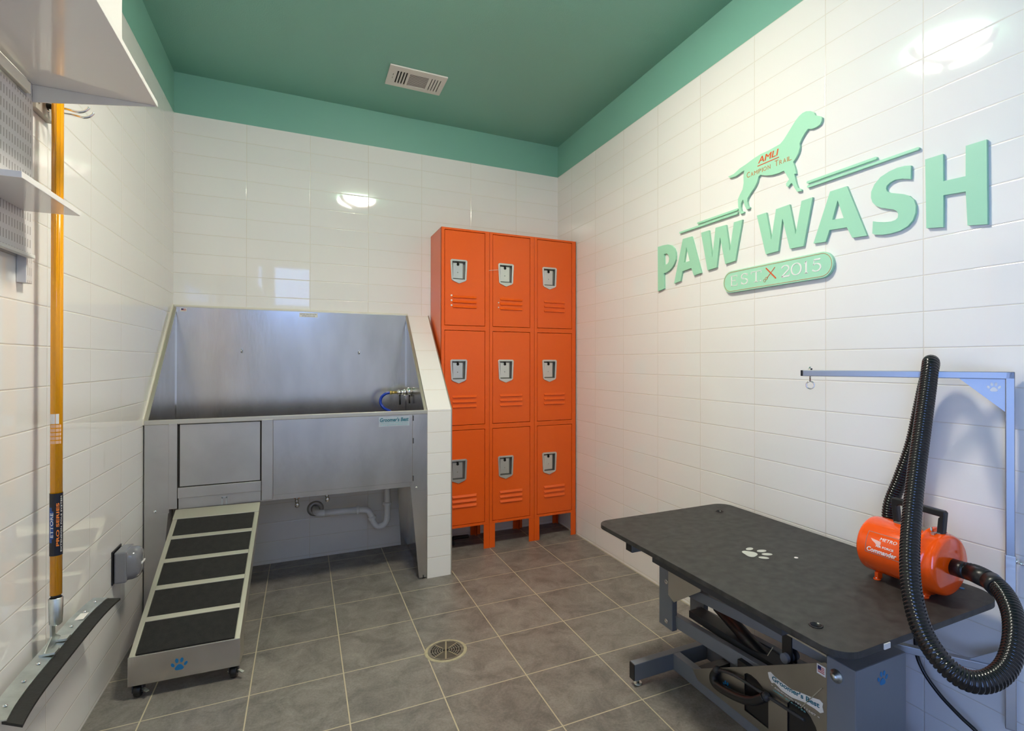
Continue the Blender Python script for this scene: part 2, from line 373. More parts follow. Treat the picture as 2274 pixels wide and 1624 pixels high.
for k, (a, b, c, d) in enumerate(WINS):
    fr = struct(G().prism([(a, c), (b, c), (b, d), (a, d)], 'y', YB-.06, YB-.02, holes=[[(a+.035, c+.035), (b-.035, c+.035), (b-.035, d-.035), (a+.035, d-.035)]]), 'window_%d' % (k+1), M['white'])
    G().box(a+.03, b-.03, YB-.042, YB-.038, c+.03, d-.03).build('pane', M['glass'], fr)
# sloped half wall between tub and lockers
PX0, PX1, PYF = 1.2345, 1.3675, -.600
struct(G().prism([(PYF, 0), (PYF, .906), (0, 1.462), (0, 0)], 'x', PX0, PX1-.004), 'wall_partition', M['tile_half'])
struct(G().prism([(PYF-.002, 0), (PYF-.002, .908), (-.0, 1.466), (-.0, 1.462), (PYF+.010, .895), (PYF+.010, 0)], 'x', PX1-.006, PX1), 'trim_1', M['steel_warm'])
# ================================================================ ceiling lamp (flush, out of frame; seen in the tiles' reflections)
lx, ly = LAMP
t = thing('ceiling_lamp', 'flush round ceiling lamp with a glowing diffuser, reflected in the glossy tiles', 'lamp', (lx, ly, HC-.12))
G().cyl((lx, ly, HC), (lx, ly, HC-.02), .12, n=40).build('canopy', M['white'], t)
G().lathe([(.170, 0), (.172, -.006), (.166, -.020), (.13, -.036), (.07, -.045), (0, -.048)], (lx, ly, HC-.018), (0, 0, 1), 48).build('diffuser', M['glass_lamp'], t)
g = G()
for k in range(3):
    a = 2*PI*k/3+.4; P = [(lx+r*math.cos(a), ly+r*math.sin(a), HC-.018+h) for r, h in ((.178, .0), (.181, -.010), (.172, -.028), (.134, -.045), (.07, -.055), (0, -.058))]
    g.tube(P, .022, 8, 3)
g.ball((lx, ly, HC-.079), .014); g.build('bracket', M['bulb_frame'], t)
# ================================================================ ceiling vent
t = thing('ceiling_vent', 'white rectangular air vent with dark slots in the teal ceiling', 'vent', (1.192, -.486, HC))
v0, v1, w0, w1, zc = 1.040, 1.345, -.592, -.381, HC
def rects(x0, x1, y0, y1): return [(x0, y0), (x1, y0), (x1, y1), (x0, y1)]
holes = [rects(1.085+i*.0155, 1.0925+i*.0155, -.548, -.414) for i in range(4)] + [rects(1.268+i*.0155, 1.2725+i*.0155, -.545, -.414) for i in range(4)] + [rects(1.151, 1.253, -.543, -.416)] + [rects(1.066, 1.069, -.512, -.495), rects(1.066, 1.069, -.476, -.459)]
G().prism(rects(v0, v1, w0, w1), 'z', zc-.009, zc-.001, holes=holes).build('face_plate', M['vent'], t, bevel=.0012)
G().box(1.145, 1.259, -.549, -.410, zc-.005, zc-.0012).build('mesh_core', M['vent_core'], t)
g = G()
for i in range(14): g.box(1.151, 1.253, -.541+i*.0094, -.5395+i*.0094, zc-.0065, zc-.004)
g.build('mesh_wires', M['vent'], t)
for x in (1.078, 1.262): G().box(x, x+.064, -.55, -.412, zc-.003, zc-.0008).build('duct', M['black_gap'], t)
g = G()
for i in range(5): g.box(1.262+i*.0155, 1.268+i*.0155, -.545, -.414, zc-.006, zc-.0035)
g.build('closed_blades', M['vent'], t)
# ================================================================ floor drain
dx, dy = 1.151, -1.345
t = thing('floor_drain', 'round cast floor drain grate ringed with cream grout', 'drain', (dx, dy, 0))
G().lathe([(.084, .0002), (.083, .0022), (.073, .0025), (.070, .0010)], (dx, dy, 0), (0, 0, 1), 48).build('grout_ring', mat('old_grout', srgb(178, 168, 138), .7, var=.12, vscale=60), t)
G().cyl((dx, dy, .0004), (dx, dy, .0012), .071, n=48).build('drain_well', M['black_gap'], t)
g = G(); ax = Vector((.971, -.24, 0)); ay = Vector((.24, .971, 0)); c0 = Vector((dx, dy, 0))
def ring_sector(g, r0, r1, a0, a1, z0, z1, n=14):
    P = [(r0, a0+(a1-a0)*k/n) for k in range(n+1)] + [(r1, a1-(a1-a0)*k/n) for k in range(n+1)]
    pts = [((c0+ax*r*math.cos(a)+ay*r*math.sin(a)).x, (c0+ax*r*math.cos(a)+ay*r*math.sin(a)).y) for r, a in P]
    g.prism(pts, 'z', z0, z1)
for sgn in (0, PI):
    for k in range(6): ring_sector(g, .012+k*.0095, .0165+k*.0095, sgn-.80, sgn+.80, .001, .0032)
    for k in range(4): 
        a = sgn-.8+k*.533; ring_sector(g, .010, .068, a-.03*1, a+.03, .001, .0030, 3)
ring_sector(g, .064, .071, 0, 2*PI-.001, .001, .0034, 48)
g.build('grate', mat('drain_iron', (.20, .185, .15), .5, .3, var=.3, vscale=60), t)
g = G(); 
for sgn in (PI/2, -PI/2): ring_sector(g, .0, .066, sgn-.70, sgn+.70, .001, .0028)
g.build('grate_plate', mat('drain_plate', srgb(88, 84, 74), .5, .2), t)
g = G(); g.bar(c0+ay*-.066+Vector((0, 0, .003)), c0+ay*.066+Vector((0, 0, .003)), .006, .002)
for a in (PI/2-.75, PI/2+.75, -PI/2-.75, -PI/2+.75): g.bar(c0+(ax*math.cos(a)+ay*math.sin(a))*.016+Vector((0, 0, .003)), c0+(ax*math.cos(a)+ay*math.sin(a))*.066+Vector((0, 0, .003)), .0035, .002)
g.build('grate_ribs', mat('drain_rib', srgb(160, 150, 122), .6), t)
# ================================================================ stainless dog wash tub
FY = -.589
tub = thing('dog_wash_tub', 'large stainless steel dog wash tub with sloped sides in the left corner', 'wash tub', (.62, -.3, 0))
G().box(.016, 1.222, -.022, -.014, .52, 1.458).build('back_panel', M['steel'], tub, bevel=.001)
G().box(.0165, .021, -.0245, -.0205, .56, 1.45).build('corner_seam', M['chrome'], tub)
G().box(1.2150, 1.2195, -.0245, -.0205, .56, 1.44).build('corner_seam', M['chrome'], tub)
side = [(FY, .50), (FY, .895), (-.014, 1.452), (-.014, .50)]
for x in (.0125, 1.2195):
    o = G().prism(side, 'x', x, x+.0045).build('side_panel', M['steel'], tub)
for x, xx in ((.0045, .0185), (1.2175, 1.2325)):
    G().prism([(FY-.004, .895), (FY-.004, .905), (-.010, 1.464), (-.004, 1.464), (-.004, 1.453)], 'x', x, xx).build('side_rim', M['steel_warm'], tub, bevel=.001)
G().box(.004, 1.233, -.014, -.004, 1.452, 1.464).build('back_rim', M['steel_warm'], tub, bevel=.001)
G().prism([(FY-.006, .885), (FY-.006, .912), (-.02, 1.472), (-.0, 1.472), (-.0, 1.455)], 'x', .0, .0045).box(.0, 1.234, -.004, 0, 1.462, 1.472).build('caulk_bead', M['caulk'], tub)
G().box(.018, 1.218, FY+.004, -.022, .535, .545).build('basin_floor', M['steel'], tub)
G().box(.130, 1.218, FY+.002, FY+.006, .50, .895).build('inner_front', M['steel'], tub)
G().box(.1262, .4548, FY+.0012, FY+.0019, .506, .888).build('door_gap_shade', M['black_gap'], tub)  # black sheet standing in for the shade in the gaps around the door
G().box(.004, 1.236, FY-.008, FY+.010, .884, .905).build('front_rim', M['steel_warm'], tub, bevel=.0025, seg=3)
G().box(.005, .095, FY-.002, FY+.002, .489, .886).build('corner_panel', M['steel_dull'], tub, bevel=.001)
G().box(1.157, 1.236, FY-.003, FY+.002, .475, .886).build('corner_panel', M['steel'], tub, bevel=.001)
G().box(.502, 1.156, FY-.004, FY+.002, .525, .886).build('front_panel', M['steel'], tub, bevel=.0015)
G().box(.095, .126, FY-.014, FY+.002, .508, .888).build('door_post', M['steel_dull'], tub, bevel=.0015)
G().box(.455, .502, FY-.014, FY+.002, .508, .890).build('door_post', M['steel_dull'], tub, bevel=.0015)
dr = G().box(.1335, .4485, FY-.001, FY+.001, .603, .881).build('ramp_door', M['steel_dull'], tub, bevel=.001, label='dull steel sliding door panel at the top of the ramp')
G().box(.128, .453, FY-.014, FY-.001, .553, .600).build('door_rail', M['steel_dull'], dr, bevel=.0015)
G().box(.130, .452, FY-.006, FY-.001, .502, .552).build('door_sill', M['steel_dull'], dr, bevel=.001)
g = G().box(.294, .299, FY-.012, FY-.005, .505, .540).box(.311, .316, FY-.012, FY-.005, .505, .540).box(.294, .316, FY-.012, FY-.005, .536, .541)
g.build('latch', M['galv'], dr)
# legs: folded tapered plates front and back
g = G().prism([(.006, 0), (.055, 0), (.092, .49), (.006, .49)], 'y', FY-.0035, FY+.001).prism([(FY, 0), (FY+.07, 0), (FY+.14, .49), (FY, .49)], 'x', .006, .009)
g.build('leg', M['steel_dull'], tub)
g = G().prism([(1.192, .006), (1.233, .006), (1.233, .52), (1.145, .52)], 'y', FY-.0015, FY+.002).prism([(FY, .006), (FY+.06, .006), (FY+.13, .52), (FY, .52)], 'x', 1.230, 1.233)
g.build('leg', M['steel'], tub)
G().prism([(1.19, .006), (1.232, .006), (1.232, .52), (1.16, .52)], 'y', -.03, -.027).prism([(-.09, .006), (-.03, .006), (-.03, .52), (-.13, .52)], 'x', 1.2295, 1.2325).build('leg', M['steel'], tub)
G().prism([(.007, 0), (.05, 0), (.08, .50), (.007, .50)], 'y', -.03, -.027).build('leg', M['steel'], tub)
g = G().cyl((1.215, FY+.01, 0), (1.215, FY+.01, .02), .012, n=12); g.build('foot', M['black'], tub)
G().box(1.2265, 1.2292, -.585, -.03, .010, .54).build('side_skirt', M['steel'], tub)
for x, z in ((.045, .503), (1.178, .493)): G().lathe([(.006, 0), (.005, .003), (0, .004)], (x, FY-.003, z), (0, -1, 0), 12).build('screw', M['chrome'], tub)
for z in (.53, .73, .85): G().box(1.1585, 1.1625, FY-.006, FY-.003, z, z+.028).build('panel_clip', M['frame_dark'], tub)
# hooks for leashes on the back panel
for x, z in ((.321, 1.232), (.939, 1.229)):
    G().cyl((x, -.022, z), (x, -.034, z), .007, n=12).tube([(x, -.034, z), (x, -.046, z-.001), (x, -.05, z-.010), (x, -.046, z-.016)], .0035, 8, 4).build('leash_hook', M['chrome'], tub)
st = G().box(.611, .708, -.0232, -.022, 1.427, 1.451).build('sticker', M['paper'], tub, label='small white notice sticker with two lines of print')
g = text('NOTICE TURN OFF WATER', (.615, -.0233, 1.4405), (1, 0, 0), (0, 0, 1), .088, .0068, .0004); g.build('print', M['ink_dark'], st)
g = text('AFTER EACH USE', (.624, -.0233, 1.4305), (1, 0, 0), (0, 0, 1), .070, .0062, .0004); g.build('print', M['ink_dark'], st)
flag_sticker(tub, (.036, -.0225, 1.435), (1, 0, 0), (0, 0, 1), .028, .018)
st = G().box(.985, 1.140, FY-.0048, FY-.004, .827, .878).build('maker_label', mat('clear_film', srgb(176, 186, 198), .3), tub, label='maker label with teal script lettering')
text("Groomer's Best", (.990, FY-.0050, .851), (1, 0, 0), (0, 0, 1), .145, .021, .0006, bold=.03, shear=.15).build('script', M['ink_teal'], st)
text('Albertson, NY  888-676-7735', (.996, FY-.0050, .842), (1, 0, 0), (0, 0, 1), .134, .006, .0004).build('print', M['ink_lteal'], st)
text('www.groomersbest.com', (.992, FY-.0050, .831), (1, 0, 0), (0, 0, 1), .142, .0075, .0004).build('print', M['ink_lteal'], st)
# faucet in the tub
t = thing('tub_faucet', 'chrome mixing faucet with a blue coiled hose inside the tub', 'faucet', (1.217, -.20, .98))
g = G().cyl((1.219, -.20, .98), (1.209, -.20, .98), .026, n=20).cyl((1.21, -.20, .98), (1.135, -.20, .982), .012, n=16).ball((1.185, -.20, .981), .019).ball((1.150, -.205, .981), .016)
g.cyl((1.205, -.20, .98), (1.205, -.23, .99), .010, n=12).lathe([(.02, 0), (.021, .008), (.014, .014), (0, .016)], (1.205, -.228, .989), (0, -1, .3), 16)
g.build('valve_body', M['chrome'], t)
G().cyl((1.135, -.20, .982), (1.100, -.20, .981), .0085, n=6).cyl((1.11, -.2, .981), (1.095, -.20, .981), .0105, n=12).build('fitting', M['brass'], t)
G().tube([(1.097, -.20, .981), (1.070, -.20, .974), (1.046, -.20, .950), (1.044, -.205, .918), (1.063, -.22, .890), (1.095, -.25, .868), (1.12, -.30, .80), (1.09, -.36, .70), (1.02, -.40, .60), (.93, -.42, .556)], .0082, 12, 6).build('hose', M['bluehose'], t)
G().cyl((1.153, -.206, .970), (1.153, -.21, .908), .0055, n=10).build('lever', M['black'], t)
G().cyl((1.207, -.215, .965), (1.206, -.222, .915), .005, n=10).build('lever', M['black'], t)
# plumbing under the tub
t = thing('drain_pipe', 'white plastic trap pipe under the steel tub', 'pipe', (1.094, -.12, .2))
G().tube([(1.094, -.12, .537), (1.094, -.12, .42), (1.094, -.12, .30), (1.094, -.12, .225), (1.086, -.12, .190), (1.062, -.12, .172), (1.035, -.12, .175), (1.015, -.12, .200), (1.004, -.12, .235), (.985, -.12, .272), (.955, -.12, .283), (.92, -.12, .285)], .0175, 16, 6).build('trap', M['pvc'], t)
G().cyl((.925, -.12, .285), (.745, -.12, .289), .0195, n=20).tube([(.75, -.12, .289), (.72, -.115, .290), (.705, -.09, .290), (.700, -.05, .290), (.699, 0, .290)], .019, 16, 5).build('waste_arm', M['pvc'], t)
for c, d in (((1.094, -.12, .305), (0, 0, 1)), ((1.006, -.12, .228), (-.35, 0, 1)), ((.925, -.12, .285), (1, 0, 0))):
    G().lathe([(.0175, -.008), (.026, -.007), (.026, .004), (.021, .009), (.0175, .009)], c, d, 12, smooth=False).build('slip_nut', M['pvc'], t)
G().lathe([(.02, .0), (.022, -.014), (.045, -.003), (.046, 0)], (.699, -.001, .290), (0, 1, 0), 32).build('escutcheon', mat('worn_wall_flange', (.45, .44, .43), .4, .6), t)
def stop_valve(x, z, lab):
    t = thing('stop_valve', lab, 'valve', (x, -.12, z), 'chrome stop valves under the tub')
    G().cyl((x, -.12, z), (x, -.12, .536), .006, n=12).build('riser', M['copper'], t)
    G().cyl((x, -.12, z-.005), (x, -.001, z-.005), .006, n=12).cyl((x, -.004, z-.005), (x, -.0005, z-.005), .018, n=20).build('stub', M['copper'], t)
    G().ball((x, -.12, z-.003), .012, sc=(1, 1, 1.2)).cyl((x, -.12, z+.004), (x, -.12, z+.018), .008, n=6).build('body', M['chrome'], t)
    G().cyl((x, -.13, z-.008), (x, -.145, z-.014), .004, n=8).ball((x+.002, -.148, z-.020), .013, sc=(1, .6, 1.25)).build('handle', M['chrome'], t)
stop_valve(.600, .378, 'chrome stop valve on a copper riser, left one under the tub')
stop_valve(.757, .392, 'chrome stop valve on a copper riser, right one above the pipe joint')
# ================================================================ ramp on casters
RW, RY0, RY1 = .330, -1.190, -.612
ramp = thing('dog_ramp', 'stainless dog ramp with black grip strips and casters leading up to the tub', 'ramp', (.094, RY0, 0))
ramp.rotation_euler = (0, 0, -math.radians(2.6))
def L(g, name, m, **k):          # parts of the ramp are built in the ramp's own frame
    o = g.build(name, m, None, **k); o.parent = ramp; return o
LN = RY1-RY0
zr = lambda y: .148 + (.494-.148)*y/LN
fr = G()
for x0 in (0, RW-.016):
    fr.prism([(0, .050), (0, .148), (LN, .494), (LN, .455), (.10, .12), (.10, .050)], 'x', x0, x0+.016)
L(fr, 'side_rail', M['steel_warm'], bevel=.001)
L(G().prism([(-.003, .050), (-.003, .150), (.0, .150), (.0, .050)], 'x', -.001, RW+.001), 'front_panel', M['steel'], bevel=.001)
L(G().prism([(.002, .120), (.002, .1445), (LN, .4905), (LN, .480)], 'x', .014, RW-.014), 'deck', M['steel_warm'])
def deck(g, a, b, t0, t1, x0=.016, x1=RW-.016):
    y0, y1 = a*LN, b*LN
    g.add([(x, y, zr(y)+t) for x in (x0, x1) for y in (y0, y1) for t in (t0, t1)], [(0, 1, 3, 2), (4, 6, 7, 5), (0, 4, 5, 1), (2, 3, 7, 6), (0, 2, 6, 4), (1, 5, 7, 3)])
    return g
edges = [0.012, .195, .222, .395, .423, .585, .612, .765, .790, .935]
for k in range(5): L(deck(G(), edges[2*k], edges[2*k+1], -.004, .0012, .018, RW-.018), 'grip_strip', M['grip'])
for k in range(4): L(deck(G(), edges[2*k+1], edges[2*k+2], -.006, .0035), 'cross_bar', M['steel_warm'], bevel=.0008)
L(deck(G(), .935, 1.02, -.006, .0035, 0, RW), 'top_plate', M['steel_warm'], bevel=.0008)
L(paw(G(), (.146, -.003, .096), (1, 0, 0), (0, 0, 1), .048), 'paw_print', M['ink_blue'], label='blue paw print on the front of the ramp')
for x in (.022, RW-.022):
    c = L(G().box(x-.016, x+.016, .006, .046, .047, .052).box(x-.016, x-.012, .012, .040, .018, .050).box(x+.012, x+.016, .012, .040, .018, .050), 'caster', M['frame_dark'])
    for nm, gg, mm in (('wheel', G().lathe([(.006, -.0105), (.0195, -.0105), (.0215, -.007), (.0215, .007), (.0195, .0105), (.006, .0105)], (x, .024, .0215), (1, 0, 0), 28), M['black']),
                       ('brake_tab', G().bar((x+.016, .012, .030), (x+.034, -.006, .026), .010, .003), M['galv']), ('axle', G().cyl((x-.019, .024, .0215), (x+.019, .024, .0215), .004, n=10), M['chrome'])):
        o = gg.build(nm, mm, None); o.parent = c
# ================================================================ orange lockers
LY = -.298; LZ0, LZ1 = .150, 1.980; LWd = .3050
def locker(x0, label):
    t = thing('locker', label, 'locker', (x0+LWd/2, LY/2, 0), 'orange three-door lockers')
    x1 = x0+LWd-.0015
    g = G().box(x0, x0+.002, LY+.002, -.004, LZ0, LZ1).box(x1-.002, x1, LY+.002, -.004, LZ0, LZ1).box(x0, x1, -.006, -.004, LZ0, LZ1).box(x0, x1, LY+.002, -.004, LZ1-.002, LZ1).box(x0, x1, LY+.002, -.004, LZ0, LZ0+.002)
    for k in (1, 2): g.box(x0+.002, x1-.002, LY+.01, -.006, LZ0+k*.61-.001, LZ0+k*.61+.001)
    g.build('body', M['orange'], t)
    holes = []
    for k in range(3):
        z0 = LZ0+k*.61+.0155; z1 = LZ0+(k+1)*.61-.0125
        holes.append([(x0+.019, z0), (x1-.029, z0), (x1-.029, z1), (x0+.019, z1)])
    G().prism([(x0, LZ0), (x1, LZ0), (x1, LZ1), (x0, LZ1)], 'y', LY, LY+.014, holes=holes).build('front_frame', M['orange'], t, bevel=.0012)
    for k in range(3):
        z0 = LZ0+k*.61+.0185; z1 = LZ0+(k+1)*.61-.0155; a, b = x0+.0215, x1-.0315
        hx0, hx1, hz1 = x0+.056, x0+.158, z1-.175; hz0 = hz1-.135
        lz = [z1-.405-i*.030 for i in range(3)]
        d = G().prism([(a, z0), (b, z0), (b, z1), (a, z1)], 'y', LY+.001, LY+.014, holes=[[(hx0+.008, hz0+.010), (hx1-.008, hz0+.010), (hx1-.005, hz1-.008), (hx0+.005, hz1-.008)]]).build('door', M['orange'], t, bevel=.0012)
        # pressed louvres
        g = G()
        for z in lz:
            g.add([(a+.045, LY+.001, z+.010), (a+.200, LY+.001, z+.010), (a+.196, LY-.007, z-.003), (a+.049, LY-.007, z-.003), (a+.196, LY+.001, z-.005), (a+.049, LY+.001, z-.005)],
                  [(0, 3, 2, 1), (3, 5, 4, 2), (0, 5, 3), (1, 2, 4), (0, 1, 4, 5)])
        g.build('louvre', M['orange'], d)
        # recessed handle pocket
        o2 = [(hx0+.012, hz0+.004), (( hx0+hx1)/2, hz0-.012), (hx1-.012, hz0+.004), (hx1-.004, hz0+.012), (hx1+.002, hz1-.008), (hx1-.006, hz1), (hx0+.006, hz1), (hx0-.002, hz1-.008), (hx0+.004, hz0+.012)]
        i2 = [(hx0+.014, hz0+.014), (hx1-.014, hz0+.014), (hx1-.009, hz1-.011), (hx0+.009, hz1-.011)]
        hd = G().prism(o2, 'y', LY-.005, LY+.001, holes=[i2]).build('handle', M['satin'], d, bevel=.0015, label='satin metal recessed handle')
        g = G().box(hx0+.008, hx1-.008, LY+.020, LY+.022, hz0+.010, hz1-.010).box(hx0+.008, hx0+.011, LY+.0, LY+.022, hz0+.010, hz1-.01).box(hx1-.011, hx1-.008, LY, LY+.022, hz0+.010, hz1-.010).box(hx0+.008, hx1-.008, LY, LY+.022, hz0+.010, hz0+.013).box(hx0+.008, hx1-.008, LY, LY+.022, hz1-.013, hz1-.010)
        g.build('pocket', M['satin_shaded'], hd)
        xm = (hx0+hx1)/2-.004
        G().box(hx0+.016, hx1-.024, LY+.007, LY+.020, hz0+.020, hz1-.020).build('latch_plate', M['satin'], hd, bevel=.002)
        G().cyl((xm, LY+.004, hz1-.030), (xm, LY+.012, hz1-.030), .008, n=12).box(xm-.006, xm+.006, LY+.004, LY+.012, hz1-.030, hz1-.014).build('latch_slot', M['black_gap'], hd)
        G().lathe([(.0042, 0), (.004, .0025), (0, .0035)], (xm-.001, LY+.009, hz1-.078), (0, -1, 0), 10).build('rivet', M['chrome'], hd)
    for lx_ in (x0, x1-.036):
        G().prism([(lx_, 0), (lx_+.036, 0), (lx_+.036, LZ0), (lx_, LZ0)], 'y', LY, LY+.004).box(lx_ if lx_ == x0 else lx_+.033, lx_+.003 if lx_ == x0 else lx_+.036, LY+.004, LY+.036, 0, LZ0).build('leg', M['orange'], t)
        G().box(lx_, lx_+.030, -.012, -.008, 0, LZ0).box(lx_ if lx_ == x0 else lx_+.027, lx_+.003 if lx_ == x0 else lx_+.030, -.040, -.012, 0, LZ0).build('leg', M['orange'], t)
    return t
l1 = locker(1.3795, 'orange three-door locker, left one, beside the sloped half wall')
l2 = locker(1.3795+LWd, 'orange three-door locker, middle one of the row of three')
l3 = locker(1.3795+2*LWd, 'orange three-door locker, right one, against the wall with the sign')
# bits of white adhesive left on the louvres and a torn white string
for i in range(3): G().lathe([(.006, 0), (.004, .002), (0, .0028)], (1.3795+.062, LY-.0005, 1.980-.0155-.396-i*.030), (0, -1, 0), 8).build('adhesive_spot', M['paper'], l1)
for i in (1, 2): G().lathe([(.0045, 0), (.003, .002), (0, .0025)], (1.3795+LWd+.058, LY-.0005, 1.980-.0155-.396-i*.030), (0, -1, 0), 8).build('adhesive_spot', M['paper'], l2)
G().tube([(1.738, LY-.006, 1.745), (1.715, LY-.012, 1.741), (1.69, LY-.010, 1.738), (1.676, LY-.006, 1.736)], .0012, 6, 3).build('string', M['paper'], l2)
o = G().box(1.46, 1.50, -.16, -.05, 0, .028).cyl((1.50, -.105, .03), (1.61, -.09, .022), .012, n=12).build('black_door_stop', M['rubber'], None, label='dark rubber object lying on the floor under the left locker', cat='floor clutter', bevel=.004)
# ================================================================ wall outlet cover on the left wall
oy0, oy1, oz0, oz1 = -1.008, -.905, .345, .462
t = thing('outlet_cover', 'grey clear bubble outlet cover on the left wall beside the ramp', 'outlet cover', (0, (oy0+oy1)/2, (oz0+oz1)/2))
G().box(0.0005, .005, oy0-.002, oy1+.001, oz0-.002, oz1+.004).build('gasket', M['black'], t, bevel=.002)
G().box(.006, .045, oy0, oy1, oz0, oz1).build('box_body', M['grey_plastic'], t, bevel=.008, seg=4)
n_ = 22; ym, zm = (oy0+oy1)/2, (oz0+oz1)/2
prof = []
for k in range(n_):
    a = 2*PI*k/n_; prof.append((abs(math.cos(a))**.6*math.copysign(1, math.cos(a)), abs(math.sin(a))**.6*math.copysign(1, math.sin(a))))
vs = []; rows = [(.044, .97), (.058, .95), (.070, .88), (.078, .74), (.082, .5), (.083, .01)]
for x, s_ in rows: vs += [(x, ym+p[0]*s_*(oy1-oy0)/2*.98, zm+p[1]*s_*(oz1-oz0)/2*1.03) for p in prof]
fs = [(i*n_+k, i*n_+(k+1) % n_, (i+1)*n_+(k+1) % n_, (i+1)*n_+k) for i in range(len(rows)-1) for k in range(n_)]+[tuple(range((len(rows)-1)*n_, len(rows)*n_))]
G().add(vs, fs, True).build('bubble_lid', M['grey_plastic'], t)
G().box(.078, .086, ym-.022, ym+.022, zm-.004, zm+.004).build('embossing', M['white'], t, bevel=.002)
# ================================================================ left wall: pole squeegee, tool rail, shelves, slotted boards
PXc, PYc = .046, -1.631
t = thing('pole_squeegee', 'amber pole with a black rubber floor squeegee hanging on the left wall', 'squeegee', (PXc, PYc, .42))
G().cyl((PXc, PYc, .551), (PXc, PYc, 1.96), .0124, n=32).build('pole', M['pole'], t)
# moulded flutes along the pole
g = G()
for a in (-.55, .05): g.cyl((PXc+.0122*math.cos(a-.9), PYc+.0122*math.sin(a-.9), .56), (PXc+.0122*math.cos(a-.9), PYc+.0122*math.sin(a-.9), 1.95), .0009, n=6)
g.build('flute', M['pole'], t)
lab = G().cyl((PXc, PYc, .655), (PXc, PYc, .818), .0133, n=32, cap=False).build('pole_label', M['pole_label'], t, label='navy wrap label with orange lettering')
vd = Vector((.629-PXc, -3.453-PYc, 0)).normalized()      # direction from the pole into the room
sd = Vector((-vd.y, vd.x, 0))
def curved_text(body, ang0, z0, z1, hgt, m, name, parent, bold=.0, rad=.0134):
    # vertical lettering that follows the pole's round surface: reads upwards
    gg = text(body, (0, 0, 0), (1, 0, 0), (0, 1, 0), z1-z0, hgt, .0003, bold)
    vs = []
    for (x, y, z) in gg.v:
        a = ang0 - (y-hgt/2)/rad; d = vd*math.cos(a)+sd*math.sin(a)
        vs.append((PXc+d.x*(rad+z), PYc+d.y*(rad+z), z0+x))
    gg.v = vs; return gg.build(name, m, parent)
curved_text('PRO SERIES', .22, .680, .793, .0060, M['label_orange'], 'lettering', lab, .02)
curved_text('EXTENSION POLE SYSTEM', .80, .664, .810, .0035, M['ink_white'], 'small_print', lab)
pts = []
g = G(); n = 6
for z0, z1, a0, a1 in ((.700, .772, -1.25, -.42), (.690, .700, -1.25, -.70), (.772, .782, -1.25, -.70)):
    for k in range(n):
        b0 = a0+(a1-a0)*k/n; b1 = a0+(a1-a0)*(k+1)/n
        P = []
        for r in (.0132, .0135):
            for b, z in ((b0, z0), (b1, z0), (b1, z1), (b0, z1)):
                d = vd*math.cos(b)+sd*math.sin(b); P.append((PXc+d.x*r, PYc+d.y*r, z))
        g.add(P, [(4, 5, 6, 7), (3, 2, 1, 0), (0, 1, 5, 4), (1, 2, 6, 5), (2, 3, 7, 6), (3, 0, 4, 7)])
g.build('logo_patch', M['label_blue'], lab)
curved_text('ETTORE', -.70, .704, .768, .0072, M['ink_white'], 'logo', lab, .01, .0137)
# worn price sticker
def wrap(g, a0, a1, z0, z1, r0, r1, n=7):
    for k in range(n):
        b0 = a0+(a1-a0)*k/n; b1 = a0+(a1-a0)*(k+1)/n; P = []
        for r in (r0, r1):
            for b, z in ((b0, z0), (b1, z0), (b1, z1), (b0, z1)):
                d = vd*math.cos(b)+sd*math.sin(b); P.append((PXc+d.x*r, PYc+d.y*r, z))
        g.add(P, [(4, 5, 6, 7), (3, 2, 1, 0), (0, 1, 5, 4), (1, 2, 6, 5), (2, 3, 7, 6), (3, 0, 4, 7)])
    return g
ps = wrap(G(), -1.4, .45, 1.000, 1.026, .0125, .0129).build('price_sticker', M['paper'], t, label='torn white and orange price sticker')
g = G()
for k in range(5): wrap(g, -1.4+.1*k, .75, .948+k*.0105, .9555+k*.0105, .0125, .0129)
g.build('sticker_remnant', mat('worn_sticker', srgb(240, 190, 150), .5), ps)
G().cyl((PXc, PYc, .540), (PXc, PYc, .553), .0105, n=20).build('collar', M['black'], t)
G().lathe([(.0128, 0), (.0148, -.002), (.0140, -.05), (.0132, -.068), (.009, -.072)], (PXc, PYc, .543), (0, 0, 1), 28).build('socket', M['galv'], t)
G().prism([(PYc-.012, .478), (PYc+.012, .478), (PYc+.010, .445), (PYc+.044, .424), (PYc+.044, .419), (PYc-.052, .419), (PYc-.052, .424), (PYc-.010, .445)], 'x', PXc-.009, PXc-.004).box(PXc-.016, PXc+.016, PYc-.054, PYc-.026, .4155, .4215).box(PXc-.016, PXc+.016, PYc+.022, PYc+.048, .4155, .4215).build('yoke', M['galv'], t, bevel=.001)
def blade(x0, x1, z0, z1, th, droop=0, n=24, ya=-1.955, yb=-1.318, flare=.0):
    vs = []
    for k in range(n+1):
        s_ = k/n; y = ya+(yb-ya)*s_; c = (2*s_-1)**4          # ends curve away from the wall
        for x, z in ((x0, z0), (x1, z1)):
            xx = x+.014*c; zz = z+.004*math.sin(7*s_)*0
            yy = y + (flare*(1 if s_ > .5 else -1)*(2*abs(s_-.5))**3 if x == x1 else 0)
            vs += [(xx, yy, zz), (xx, yy, zz-th)]
    fs = []
    for k in range(n):
        a = 4*k; b = a+4
        fs += [(a, a+2, b+2, b), (a+1, b+1, b+3, a+3), (a, b, b+1, a+1), (a+2, a+3, b+3, b+2)]
    fs += [(0, 1, 3, 2), (4*n, 4*n+2, 4*n+3, 4*n+1)]
    return G().add(vs, fs)
bl = blade(.022, .058, .418, .412, .003).build('blade_plate', M['galv'], t)
